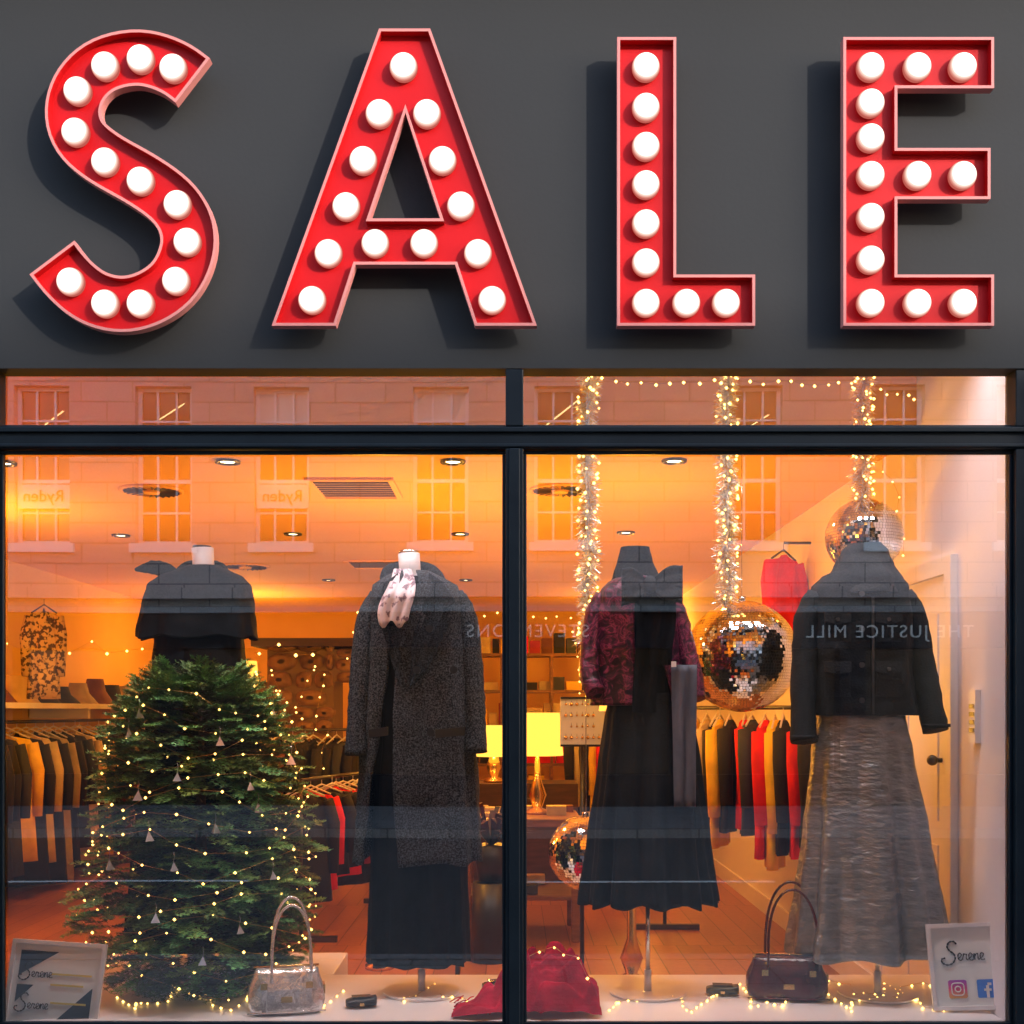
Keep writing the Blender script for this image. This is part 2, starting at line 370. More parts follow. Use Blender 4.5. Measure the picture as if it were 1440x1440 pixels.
simple('side_wall', [(RXW, RXW+.19, .06, BY, .1, CE-.001), (RXW, RXW+.19, .06, .949, CE-.001, RE)], M['wallwhite'], shop)
simple('skirting_board', [(RXW-.015, RXW-.001, 1.42, BY, .1, .22)], M['white'], shop)

# window frame
win = empty('shop_window')
mb = MB()
fz0 = CZ-(632-HY)*.00248; fz1 = CZ-(601-HY)*.00248
mb.box(-1.86, 1.84, -.045, .03, fz0, fz1)
mb.box(-1.86, 1.84, -.06, -.045, fz1-.022, fz1-.004)
mb.box(-1.86, 1.84, -.052, -.045, fz0+.004, fz0+.016)
xm0, xm1 = (711-720)*.00247, (736-720)*.00247
mb.box(xm0, xm1, -.05, .032, .40, fz0-.001); mb.box(xm0, xm1, -.05, .032, fz1+.001, 2.688)
mb.box(xm0+.012, xm1-.012, -.058, -.05, .40, fz0-.001)
mb.box(-1.86, -1.792, -.045, .03, .40, fz0-.001); mb.box(-1.86, -1.792, -.045, .03, fz1+.001, 2.688)
mb.box(1.752, 1.84, -.045, .03, .40, fz0-.001); mb.box(1.752, 1.84, -.045, .03, fz1+.001, 2.688)
mb.box(-1.86, 1.84, -.06, .03, .355, .402)
for (a, b_) in ((-1.792, xm0), (xm1, 1.752)):
    mb.box(a, b_, -.02, -.004, fz0-.014, fz0-.001); mb.box(a, b_, -.02, -.004, fz1+.001, fz1+.012); mb.box(a, b_, -.02, -.004, .402, .412)
    for (c, d_) in ((.412, fz0-.014),): mb.box(a, a+.012, -.02, -.004, c, d_); mb.box(b_-.012, b_, -.02, -.004, c, d_)
ob = mb.build('frame', M['frame'], win)
bv = ob.modifiers.new('b', 'BEVEL'); bv.width = .003; bv.segments = 2
mb = MB()
for (a, b_) in ((-1.79, xm0), (xm1, 1.752)):
    mb.poly([(a, 0, .402), (b_, 0, .402), (b_, 0, fz0), (a, 0, fz0)]); mb.poly([(a, 0, fz1), (b_, 0, fz1), (b_, 0, 2.69), (a, 0, 2.69)])
mb.build('glass', M['glass'], win)

# added strip lights, hidden in the raised soffit, to brighten the window display
for (a, b_) in ((-1.75, -.1), (.1, 1.7)):
    par = empty('added_fill_strip')
    mb = MB(); mb.box(a, b_, .10, .17, RE-.045, RE-.001, 0); mb.box(a+.01, b_-.01, .105, .165, RE-.05, RE-.0451, 1)
    mb.build('housing', [M['white'], M['white']], par)
    l = bpy.data.lights.new('tube', 'AREA'); l.shape = 'RECTANGLE'; l.size = b_-a-.05; l.size_y = .05; l.energy = 13; l.color = (1, .90, .90); l.spread = radians(115)
    o = bpy.data.objects.new('tube', l); o.location = ((a+b_)/2, .135, RE-.055); o.rotation_euler = (radians(8), 0, 0); COL.objects.link(o); o.parent = par

# display platform
PZ = .40
mb = MB(); mb.box(-1.99, 1.755, .052, .76, .1, PZ-.002); mb.box(-1.9, -.75, .761, 1.2, .1, PZ-.003)
ob = mb.build('display_platform', M['white']); bv = ob.modifiers.new('b', 'BEVEL'); bv.width = .004

# ------------------------------------------------------------------ SALE sign
sign = empty('sale_marquee_sign')
DF, DB, WALL = 3.86, 3.89, 3.95
def inset(poly, w):
    n = len(poly); out = []
    area = sum(poly[i][0]*poly[(i+1) % n][1]-poly[(i+1) % n][0]*poly[i][1] for i in range(n))
    sg = 1 if area > 0 else -1
    for i in range(n):
        p0 = Vector(poly[i-1]); p1 = Vector(poly[i]); p2 = Vector(poly[(i+1) % n])
        d1 = (p1-p0).normalized(); d2 = (p2-p1).normalized()
        n1 = Vector((-d1.y, d1.x))*sg; n2 = Vector((-d2.y, d2.x))*sg
        bs = (n1+n2); L = bs.length
        if L < 1e-6: out.append(tuple(p1+n1*w)); continue
        bs /= L; k = w/max(bs.dot(n1), .35)
        out.append(tuple(p1+bs*k))
    return out
def W(p, d):
    q = P(p[0], p[1], DF); return Vector((q.x, d-4, q.z))
def letter(name, outlines, bulbs):
    par = empty(name); par.parent = sign
    mb = MB(); inn = []
    for k, ol in enumerate(outlines):
        w = 4 if k == 0 else -4
        il = inset(ol, w); inn.append(il); n = len(ol)
        for i in range(n):
            j = (i+1) % n
            mb.poly([W(ol[i], DF), W(ol[j], DF), W(il[j], DF), W(il[i], DF)], 1)
            mb.poly([W(ol[i], DF), W(ol[j], DF), W(ol[j], DB+.004), W(ol[i], DB+.004)], 1)
            mb.poly([W(il[i], DF), W(il[j], DF), W(il[j], DB), W(il[i], DB)], 0)
    for dd in (DB, DB+.004):
        ls = [[Vector((p[0], p[1], 0)) for p in (l if dd == DB else o)] for l, o in zip(inn, outlines)]
        flat = [p for l in ls for p in l]
        tris = geometry.tessellate_polygon(ls)
        o = len(mb.v); mb.v += [tuple(W(p, dd)) for p in flat]
        for t_ in tris: mb.face([o+i for i in t_], 0)
    for bx, by in bulbs[::3]:
        c = W((bx, by), DB); mb.tube([c+Vector((0, .006, 0)), Vector((c.x, WALL-4, c.z))], .008, 8, 1)
    ob = mb.build('tray', [M['red'], M['rim']], par)
    mb = MB(); mc = MB()
    for bx, by in bulbs:
        c = W((bx, by), DB-.012); mb.sphere(c, .048, 0, 28, 20, (1, .8, 1))
        mc.tube([W((bx, by), DB-.001), W((bx, by), DB-.014)], [.044, .04], 18, 0)
    mb.build('bulbs', M['bulb'], par); mc.build('bulb_sockets', M['red'], par)
letter('letter_L', [[(868,52),(951,52),(951,386),(1062,386),(1062,458),(868,458)]], [(909,y) for y in (91,148,203,257,312,367,424)]+[(966,424),(1022,424)])
letter('letter_E', [[(1186,52),(1398,52),(1398,124),(1262,124),(1262,208),(1393,208),(1393,280),(1262,280),(1262,386),(1398,386),(1398,458),(1186,458)]],
       [(1226,y) for y in (91,142,191,244,303,363,424)]+[(x,y) for y in (91,244,424) for x in (1292,1356)])
letter('letter_A', [[(533,40),(605,40),(755,458),(668,458),(640,372),(500,372),(472,458),(382,458)], [(570,158),(520,307),(619,307)]],
       [(567,91),(533,157),(600,157),(510,223),(622,223),(486,288),(648,287),(461,354),(527,340),(596,340),(672,354),(438,420),(692,420)])
cl = [(271,113),(242,93),(196,80),(146,90),(114,118),(102,155),(112,192),(146,222),(196,250),(240,281),(262,315),(264,352),(246,392),(212,418),(171,428),(130,418),(97,392),(73,362)]
def catmull(pts, k=5):
    out = []; n = len(pts)
    for i in range(n-1):
        p0 = Vector(pts[max(i-1, 0)]); p1 = Vector(pts[i]); p2 = Vector(pts[i+1]); p3 = Vector(pts[min(i+2, n-1)])
        for j in range(k):
            t_ = j/k
            out.append(.5*((2*p1)+(p2-p0)*t_+(2*p0-5*p1+4*p2-p3)*t_*t_+(3*p1-p0-3*p2+p3)*t_**3))
    out.append(Vector(pts[-1])); return out
cc = catmull(cl); Lf = []; Rt = []
for k in range(3):
    cc = [cc[0]]+[(cc[i-1]+cc[i]*2+cc[i+1])/4 for i in range(1, len(cc)-1)]+[cc[-1]]
for i, p in enumerate(cc):
    t_ = (cc[min(i+2, len(cc)-1)]-cc[max(i-2, 0)]).normalized()
    hw = 39.5
    Lf.append((p.x-t_.y*hw, p.y+t_.x*hw)); Rt.append((p.x+t_.y*hw, p.y-t_.x*hw))
letter('letter_S', [Lf+Rt[::-1]], [(242,93),(196,80),(146,90),(107,125),(104,183),(146,225),(196,252),(248,285),(262,338),(246,393),(196,425),(146,425),(97,394)])

# ------------------------------------------------------------------ mannequins
def neck(mb, px, py0, py1, d, r, m=0, lean=0):
    pts = [P(px, py1+30, d), P(px, py1, d), P(px+lean*.5, (py0+py1)/2, d), P(px+lean, py0, d)]
    mb.tube(pts, [r*1.5, r*1.12, r, r*1.02], 24, m)
def stand(px, pyb, pyt, d, par):
    mb = MB(); a = P(px, pyt, d); x, y = a.x, a.y
    mb.tube([(x, y, a.z), (x, y, PZ+.06)], .0085, 14, 0); mb.tube([(x, y, PZ+.09), (x, y, PZ+.008)], .014, 14, 1)
    mb.tube([(x, y, PZ+.008), (x, y, PZ+.001)], .15, 40, 2, sm=False)
    mb.build('stand', [M['chrome'], M['ivory'], M['white']], par)
def sleeve(mb, pts, rad, m=0, n=20, flat=1.1, wob=.12, k=6):
    L = len(pts); pp = []; rr = []
    for i in range(L-1):
        p0 = pts[max(i-1, 0)]; p1 = pts[i]; p2 = pts[i+1]; p3 = pts[min(i+2, L-1)]
        for j in range(k):
            t_ = j/k
            pp.append(.5*((2*p1)+(p2-p0)*t_+(2*p0-5*p1+4*p2-p3)*t_*t_+(3*p1-p0-3*p2+p3)*t_**3)); rr.append(rad[i]+(rad[i+1]-rad[i])*t_)
    pp.append(pts[-1]); rr.append(rad[-1])
    mb.tube(pp, rr, n, m, True, True, flat, wob)
def disc(mb, c, r, m=0, n=16, th=.004):
    mb.tube([Vector(c)+Vector((0, 0, 0)), Vector(c)+Vector((0, -th, 0))], r, n, m)

# --- 1: black knit top behind the tree
d = 4.95; mq = empty('dress_mannequin')
mb = MB(); neck(mb, 287, 771, 812, d, .046, 0, -2); mb.tube([P(284, 771, d), P(284, 768, d)], .04, 20, 1); mb.build('neck', [M['ivory'], M['black']], mq)
mb = MB()
garment(mb, d, [(850,226,336,.1),(900,218,342,.11),(960,214,346,.12),(1050,205,360,.13),(1200,190,375,.15),(1330,180,385,.17)], fold=.06, wr=.015, fk=11)
mb.build('dress', M['blackcloth'], mq)
mb = MB()
garment(mb, d, [(797,266,308,.06),(803,250,322,.08),(812,224,340,.095),(824,208,350,.11),(850,202,354,.12),(898,194,359,.135)], fold=.05, wr=.02, fk=7, power=2.4, hemwave=.015)
mb.build('knit_cape', M['jersey'], mq, solid=.008)
mb = MB()
sleeve(mb, [P(250,814,d-.03), P(232,802,d-.02), P(212,798,d), P(190,801,d+.02)], [.03,.034,.03,.006], flat=.6)
sleeve(mb, [P(250,806,d+.02), P(262,796,d+.05), P(287,792,d+.07), P(310,797,d+.05), P(320,808,d)], [.015,.02,.02,.02,.012], flat=.6)
mb.build('shawl_collar', M['jersey'], mq)
stand(268, 0, 1250, d, mq)

# --- 2: grey wool coat
d = 4.45; mq = empty('coat_mannequin')
mb = MB(); neck(mb, 578, 779, 822, d, .042, 0, -3); mb.tube([P(575, 779, d), P(575, 775, d)], .04, 20, 1); mb.build('neck', [M['ivory'], M['chrome']], mq)
mb = MB()
garment(mb, d, [(812,556,604,.06),(822,540,622,.08),(850,528,638,.095),(930,532,634,.095),(1000,534,640,.1),(1100,528,648,.105),(1230,524,654,.12),(1352,520,658,.13)], fold=.09, fk=10, wr=.01, hemwave=.01, cap1=True)
mb.build('black_dress', M['blackcloth'], mq)
mb = MB()
ck = [(806,556,606,.075),(813,542,622,.095),(824,526,642,.115),(850,521,652,.125),(930,520,656,.125),(1020,512,664,.13),(1110,506,670,.14),(1210,500,676,.15)]
garment(mb, d, ck, fold=.06, fk=7, ph=1, wr=.016, power=2.5, hemwave=.015, opening=[(806,10,10),(880,-16,26),(940,-18,28),(1000,-18,36),(1100,-16,44),(1210,-10,50)])
mb.build('wool_coat', M['wool'], mq, solid=.009)
mb = MB()
sleeve(mb, [P(535,840,d), P(519,872,d-.01), P(509,950,d-.03), P(504,1010,d-.05), P(502,1062,d-.07)], [.044,.05,.046,.043,.047])
sleeve(mb, [P(638,838,d), P(654,872,d-.01), P(663,950,d-.02), P(667,1010,d-.04), P(668,1058,d-.06)], [.044,.05,.047,.044,.047])
mb.build('coat_sleeves', M['wool'], mq)
mb = MB(); f1 = d-.142
def lap(mb, pts, dd, m=0):
    mb.poly([P(x, y, dd+k) for x, y, k in pts], m)
lap(mb, [(560,806,.05),(541,820,.03),(528,848,.012),(543,860,.004),(534,874,.004),(552,935,0),(562,968,0),(562,900,0),(558,850,.02)], f1)
lap(mb, [(604,806,.05),(622,818,.03),(640,846,.012),(624,860,.004),(634,874,.004),(604,935,0),(576,968,0),(580,900,0),(596,850,.02)], f1)
ob = mb.build('lapels', M['lapelwool'], mq, solid=.01)
mb = MB()
sleeve(mb, [P(540,818,d+.02), P(548,802,d+.05), P(577,796,d+.075), P(606,802,d+.05), P(622,818,d+.02)], [.018,.026,.028,.026,.018], flat=.5)
mb.build('coat_collar', M['lapelwool'], mq)
mb = MB()
for bx, by in ((604,884),(586,942),(606,1030),(638,942)): disc(mb, P(bx, by, d-.15), .013)
for px0, px1, py in ((612,654,1026),(518,546,1026)): mb.poly([P(px0,py,d-.148),P(px1,py-4,d-.128),P(px1,py+8,d-.128),P(px0,py+12,d-.148)])
mb.build('buttons', M['black'], mq, solid=.004)
mb = MB()
rs = []
for i in range(15):
    t_ = i/14; y = 800+t_*78; w = 12+9*sin(t_*2.6)+3*t_; c = 566-12*t_+3*sin(t_*6)
    rs.append([P(c-w+2*w*j/10, y+(6*sin(j*1.1) if i == 14 else 0), d-.07-.09*min(1, t_*2.2)+.009*sin(j*1.7+t_*3)) for j in range(11)])
mb.rings(rs, 0, False); mb.build('silk_scarf', M['scarf'], mq, solid=.003)
stand(593, 0, 1340, d, mq)

# --- 3: burgundy jacket
d = 4.45; mq = empty('brocade_jacket_mannequin')
mb = MB()
garment(mb, d, [(975,858,965,.11),(1010,850,975,.125),(1080,842,985,.14),(1180,830,996,.155),(1268,820,1006,.17)], fold=.10, fk=12, wr=.006, hemwave=.02, cap1=True, n=140)
mb.build('pleated_skirt', M['twill'], mq)
mb = MB()
jk = [(812,872,914,.07),(819,856,932,.095),(832,844,946,.112),(870,838,952,.12),(930,838,956,.12),(992,832,966,.13)]
garment(mb, d, jk, wr=.016, fold=.03, fk=6, opening=[(812,16,16),(850,14,6),(992,34,6)])
mb.build('brocade_jacket', M['brocade'], mq, solid=.008)
mb = MB()
sleeve(mb, [P(851,838,d), P(838,868,d), P(832,910,d-.02), P(829,950,d-.06), P(838,975,d-.1)], [.04,.046,.043,.04,.036])
sleeve(mb, [P(938,838,d), P(951,868,d), P(962,910,d-.02), P(972,945,d-.05), P(979,984,d-.08)], [.04,.046,.044,.041,.038])
mb.build('jacket_sleeves', M['brocade'], mq)
mb = MB()
garment(mb, d, [(770,873,913,.05),(790,868,918,.055),(808,862,926,.07),(835,852,936,.1),(930,858,944,.105),(1000,868,950,.11)], wr=.02, n=48)
for px0, px1, pa, pb, o in ((892,926,820,1002,-.132),(916,948,830,935,-.144)):
    rs = []
    for i in range(16):
        t_ = i/15; rs.append([P(px0+(px1-px0)*j/8+3*sin(t_*5), pa+(pb-pa)*t_, d+o+.007*sin(j*1.4+t_*4)) for j in range(9)])
    mb.rings(rs, 0, False)
mb.build('black_blouse', M['blackcloth'], mq)
mb = MB()
for sx in (-1, 1):
    for k in range(3):
        rs = []
        for i in range(14):
            t_ = i/13; w = (6+19*sin(min(t_*1.1, 1)*pi*.7))*(1-.22*k)
            cx_ = 913+sx*(3+(44 if sx > 0 else 36)*t_); cy_ = 822+(-2+k*10-2*sx)*t_ + 2*sin(t_*4+k)
            rs.append([P(cx_, cy_-w+2*w*j/10, d-.15-.04*sin(pi*min(1,t_*1.1))*(1-.4*k)-.006*cos(j*1.5)) for j in range(11)])
        mb.rings(rs, 0, False)
mb.sphere(P(914,822,d-.17), .025, 0, 14, 10, (1, .7, 1.3)); mb.build('neck_bow', M['twill2'], mq, solid=.004)
mb = MB(); rs = []
for i in range(20):
    t_ = i/19; rs.append([P(944+4*t_+(36-6*t_)*j/10, 935+200*t_, d-.13-.03*t_+.011*sin(j*1.3+2*t_)+.006*sin(j*2.9)) for j in range(11)])
mb.rings(rs, 0, False); mb.build('grey_panel', M['greycloth'], mq, solid=.003)
mb = MB()
for by in (930,): mb.poly([P(944,by,d-.165),P(951,by,d-.165),P(951,by+8,d-.165),P(944,by+8,d-.165)])
mb.build('price_tag', M['white'], mq, solid=.001)
stand(911, 0, 1250, d, mq)

# --- 4: dark jacket & satin skirt
d = 4.42; mq = empty('satin_skirt_mannequin')
mb = MB()
garment(mb, d, [(975,1150,1262,.11),(1000,1150,1270,.12),(1060,1142,1282,.135),(1160,1134,1300,.155),(1260,1124,1316,.175),(1340,1114,1330,.19)], fold=.12, fk=8, ph=.5, wr=.010, hemwave=.02, cap1=True, n=160, nr=80)
mb.build('satin_skirt', M['satin'], mq)
mb = MB()
garment(mb, d, [(800,1180,1250,.085),(810,1158,1262,.11),(826,1144,1276,.125),(880,1140,1282,.13),(940,1143,1280,.13),(1006,1140,1290,.14)], wr=.022, fold=.04, fk=5, power=2.6)
sleeve(mb, [P(1151,836,d), P(1137,870,d), P(1131,930,d-.02), P(1129,990,d-.05), P(1131,1044,d-.08)], [.044,.054,.049,.046,.051])
sleeve(mb, [P(1267,836,d), P(1283,870,d), P(1295,930,d-.02), P(1306,980,d-.05), P(1316,1028,d-.08)], [.044,.054,.049,.046,.049])
mb.build('jacket', M['twill'], mq)
mb = MB()
garment(mb, d, [(766,1196,1236,.055),(778,1186,1246,.07),(798,1176,1254,.1),(818,1164,1266,.125),(838,1156,1272,.14)], wr=.05, fold=.08, fk=4, power=2.2, n=56)
ob = mb.build('cape_collar', M['twill2'], mq, solid=.012)
mb = MB()
for py in (835, 885, 935, 985):
    disc(mb, P(1212, py, d-.152), .009)
for px0 in (1160, 1232):
    for py0, hh in ((862, 40), (932, 48)):
        mb.poly([P(px0,py0,d-.14),P(px0+36,py0,d-.14),P(px0+36,py0+hh,d-.143),P(px0,py0+hh,d-.143)], 1)
        mb.poly([P(px0-1,py0-2,d-.148),P(px0+37,py0-2,d-.148),P(px0+37,py0+12,d-.151),P(px0+18,py0+16,d-.152),P(px0-1,py0+12,d-.151)], 1)
        disc(mb, P(px0+18, py0+9, d-.154), .006)
mb.box(P(1211,0,d).x-.003, P(1211,0,d).x+.003, d-4-.148, d-4-.142, P(0,1004,d).z, P(0,845,d).z, 0)
mb.build('pockets_and_buttons', [M['steel'], M['twill2']], mq, solid=.004)
mb = MB()
for px0, s_ in ((1131, 1), (1316, 1)):
    c = P(px0, 1036 if px0 < 1200 else 1020, d-.08); mb.tube([c+Vector((0, 0, .006)), c-Vector((0, 0, .006))], .053, 20, 0)
mb.build('cuff_bands', M['twill2'], mq)
stand(1234, 0, 1325, d, mq)

# ------------------------------------------------------------------ disco balls and garlands
def discoball(name, px, py, rp, d, top_py):
    par = empty(name); c = P(px, py, d); r = rp*d/F
    mb = MB(); mb.sphere(c, r*.985, 0, 40, 26); mb.tube([c+Vector((0,0,r*.97)), c+Vector((0,0,r*1.08))], .018, 16, 1); mb.tube([c+Vector((0,0,r)), P(px, top_py, d)], .0015, 6, 1)
    mb.build('core', [M['steel'], M['chrome']], par)
    mb = MB(); ts = .0125; nr = int(pi*r/ts)
    for i in range(nr):
        ph = pi*(i+.5)/nr; k = max(4, int(2*pi*r*sin(ph)/ts))
        for j in range(k):
            th = 2*pi*(j+(i % 2)*.3)/k
            nrm = Vector((sin(ph)*cos(th), sin(ph)*sin(th), cos(ph)))
            n2 = (nrm+Vector((U(-1,1), U(-1,1), U(-1,1)))*.07).normalized()
            u = Vector((-sin(th), cos(th), 0)); u = (u-n2*u.dot(n2)).normalized(); w = n2.cross(u)
            h = ts*.46; q = c+nrm*r
            mb.poly([q+u*h+w*h, q-u*h+w*h, q-u*h-w*h, q+u*h-w*h], 0)
    mb.build('mirror_tiles', M['mirror'], par)
discoball('disco_ball', 1043, 923, 78, 4.78, 600)
discoball('disco_ball', 1215, 755, 53, 4.82, 560)
discoball('disco_ball', 824, 1199, 53, 4.72, 900)
def garland(name, px, py0, py1, d, goldp, n):
    par = empty(name); mb = MB(); ml = MB()
    a = P(px, py0, d); a.z = min(a.z, RE-.01); b_ = P(px, py1, d)
    mb.tube([a, b_], .003, 6, 0)
    for i in range(n):
        t_ = R(); c = a.lerp(b_, t_)+Vector((.008*sin(t_*30), .008*cos(t_*23), 0))
        th = U(0, 2*pi); L = U(.03, .062)*(1+.25*noise.noise(Vector((t_*14, px, 0)))); dz = U(-.9, .9)
        dr = Vector((cos(th), sin(th), dz)).normalized(); sd = dr.cross(Vector((U(-1,1), U(-1,1), U(-1,1)))).normalized()*.0019
        mid = c+dr*L*.55; end = c+dr*L+Vector((0, 0, -L*.2*R()))
        m_ = 1 if R() < goldp else 0
        mb.poly([c-sd, c+sd, mid+sd*1.2, mid-sd*1.2], m_); mb.poly([mid-sd, mid+sd, end+sd*.4, end-sd*.4], m_)
    for i in range(int(n/36)):
        t_ = i/(n/36); c = a.lerp(b_, t_); th = U(3.3, 6.1); ml.octa(c+Vector((.045*cos(th), .045*sin(th), U(-.01,.01))), U(.0045, .008))
    mb.build('tinsel', [M['tinsel'], M['tinselgold']], par); ml.build('light_beads', M['fairy'], par)
garland('tinsel_garland', 827, 522, 905, 4.62, .3, 3400)
garland('tinsel_garland', 1022, 522, 850, 4.66, .3, 3100)
garland('tinsel_garland', 1213, 528, 708, 4.70, .75, 2100)
def fairy(name, pts, step=.05, r=.0055, jit=.012, sag=0):
    par = empty(name); mw = MB(); ml = MB()
    pp = []
    for i in range(len(pts)-1):
        a = Vector(pts[i]); b_ = Vector(pts[i+1]); L = (b_-a).length; k = max(2, int(L/step))
        for j in range(k):
            t_ = j/k; pp.append(a.lerp(b_, t_)+Vector((U(-jit,jit), U(-jit,jit), U(-jit,jit)-sag*4*t_*(1-t_))))
    pp.append(Vector(pts[-1]))
    mw.tube(pp, .0009, 4, 0); 
    for p in pp[::1]: ml.octa(p+Vector((0, 0, -.004)), r*U(.8, 1.2))
    mw.build('wire', M['wire'], par); ml.build('light_beads', M['fairy'], par)
fairy('fairy_light_string', [P(828,526,4.6), P(905,534,4.62), P(1020,528,4.66), P(1110,534,4.68), P(1212,530,4.7), P(1300,560,4.9)], .05, .007, .012, .02)
fairy('fairy_light_string', [P(1232,600,4.8), P(1245,660,4.8), P(1262,700,4.8), P(1270,780,4.85)], .06, .0045)
def fpt(px, py):
    dd = (CZ-PZ-.008)*F/(py-HY); return P(px, py, dd)
def meander(x0, x1, n, yc, amp, ph):
    return [fpt(x0+(x1-x0)*i/n+9*sin(i*1.9+ph), yc+amp*sin(i*.8+ph)+amp*.5*sin(i*2.1+ph*2)) for i in range(n+1)]
fairy('fairy_light_string', meander(165, 480, 20, 1402, 13, 0), .06, .0055, .003)
fairy('fairy_light_string', meander(560, 700, 10, 1400, 12, 2), .06, .0055, .003)
fairy('fairy_light_string', meander(850, 1335, 34, 1402, 14, 1), .05, .0055, .003)
fairy('fairy_light_string', meander(1150, 1330, 10, 1392, 10, 4), .06, .0055, .003)
fairy('fairy_light_string', [P(235,915,8), P(275,905,8), P(340,912,8), P(390,908,8), P(440,920,8)], .1, .012, .02, .05)
fairy('fairy_light_string', [P(10,905,9), P(70,912,9), P(130,905,9), P(200,912,9)], .12, .012, .02, .05)
fairy('fairy_light_string', [P(500,860,8), P(495,930,8), P(502,1000,8), P(490,1060,8)], .07, .009, .03)
fairy('fairy_light_string', [P(385,935,9.0), P(400,1000,9.0), P(392,1080,9.0), P(420,1060,9), P(425,960,9), P(450,940,9), P(455,1080,9)], .08, .009, .05)
fairy('fairy_light_string', [P(620,870,9.5), P(700,862,9.5), P(800,868,9.5), P(815,920,9.5), P(812,1010,9.5)], .09, .009, .02)

# ------------------------------------------------------------------ Christmas tree
tree = empty('christmas_tree')
tc_ = P(283, 0, 4.55); TX, TY = tc_.x, tc_.y
rk = [(.43, .28), (.50, .40), (.66, .47), (.85, .45), (1.05, .42), (1.25, .40), (1.42, .36), (1.52, .31), (1.60, .22), (1.65, .08)]
def TR(z): return lerpkeys(rk, z)[0]
V = []; Fc = []; Cc = []
def needle_twig(p0, dr, L, nl, base, hue):
    nn = int(L/.0056)
    up = Vector((0, 0, 1)); sd = dr.cross(up)
    if sd.length < .1: sd = Vector((1, 0, 0))
    sd.normalize(); upv = sd.cross(dr).normalized()
    for i in range(nn):
        t_ = i/nn; p = p0+dr*L*t_
        for s_ in (-1, 1):
            a = U(-.5, .9); dv = (sd*s_*cos(a)+upv*sin(a)*.8+dr*.7).normalized()
            l = nl*(1-.35*t_)*U(.8, 1.15); w = dr.cross(dv).cross(dv).normalized()*.0021
            q = p+dv*l; o = len(V)
            V.extend((tuple(p-w), tuple(p+w), tuple(q+w*.3), tuple(q-w*.3)))
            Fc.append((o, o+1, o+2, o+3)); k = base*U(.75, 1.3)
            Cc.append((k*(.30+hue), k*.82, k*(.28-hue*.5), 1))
    o = len(V); w = sd*.0018; q = p0+dr*L
    V.extend((tuple(p0-w), tuple(p0+w), tuple(q+w*.5), tuple(q-w*.5))); Fc.append((o, o+1, o+2, o+3)); Cc.append((.09, .07, .03, 1))
ns = 1700
for i in range(ns):
    z = .42+1.2*R() if i > 220 else U(1.4, 1.62)
    th = U(0, 2*pi); Rr = TR(z)*(1+.2*noise.noise(Vector((cos(th)*2.4, sin(th)*2.4, z*6))))
    q = R(); rr = Rr*(.35+.62*sqrt(q))
    L = U(.10, .155)
    rr = max(0, rr-L*.5)
    out_ = Vector((cos(th), sin(th), U(-.55, .2)+(z-1.35)*(3 if z > 1.35 else 0))).normalized()
    dr = (out_+Vector((U(-1,1), U(-1,1), U(-1,1)))*.3).normalized()
    p = Vector((TX+cos(th)*rr, TY+sin(th)*rr*.9, z))
    base = (.09+.38*q*q)*U(.55, 1.5); hue = U(-.04, .2)  # occlusion painted into the needle colour: sprays nearer the trunk are darker
    needle_twig(p, dr, L, .021, base, hue)
    sd = dr.cross(Vector((0, 0, 1))).normalized()
    for k in (.25, .5, .72):
        for s_ in (-1, 1):
            dd_ = (dr*.8+sd*s_*.75+Vector((0, 0, U(-.15,.1)))).normalized()
            needle_twig(p+dr*L*k, dd_, L*(.62-.4*k), .019, base*1.15, hue)
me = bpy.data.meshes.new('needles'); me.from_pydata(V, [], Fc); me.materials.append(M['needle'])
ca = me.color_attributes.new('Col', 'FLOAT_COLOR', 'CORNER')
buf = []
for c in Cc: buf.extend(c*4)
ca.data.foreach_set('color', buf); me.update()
ob = bpy.data.objects.new('needles', me); COL.objects.link(ob); ob.parent = tree
mb = MB(); mb.tube([(TX, TY, PZ), (TX, TY, 1.0), (TX, TY, 1.55)], [.03, .022, .008], 12, 0)
for i in range(90):
    z = .52+1.0*i/90; th = i*2.4; r_ = TR(z)*.6
    mb.tube([(TX, TY, z-.02), (TX+cos(th)*r_*.5, TY+sin(th)*r_*.45, z+.01), (TX+cos(th)*r_, TY+sin(th)*r_*.88, z)], [.008, .005, .002], 6, 0)
mb.build('trunk_and_limbs', M['bark'], tree)
simple('tree_stand', [(TX-.13, TX+.13, TY-.02, TY+.02, PZ, PZ+.03), (TX-.02, TX+.02, TY-.13, TY+.13, PZ+.031, PZ+.05)], M['darkwood'], tree)
mw = MB(); ml = MB(); pp = []
N = 330
for i in range(N):
    t_ = i/N; z = 1.6-1.14*t_; th = i*.285+U(-.08,.08); r_ = TR(z)*U(.93, 1.02)+.003
    pp.append(Vector((TX+cos(th)*r_, TY+sin(th)*r_*.92, z+.07*sin(i*.9)*U(.3,1))))
mw.tube(pp, .0009, 4, 0)
for p in pp: ml.octa(p, U(.004, .0065))
mw.build('light_wire', M['wire'], tree); ml.build('light_beads', M['fairy'], tree)
mo = MB()
M['orn'] = pbr('silver_ornament', (.85, .85, .9), .2, .5)
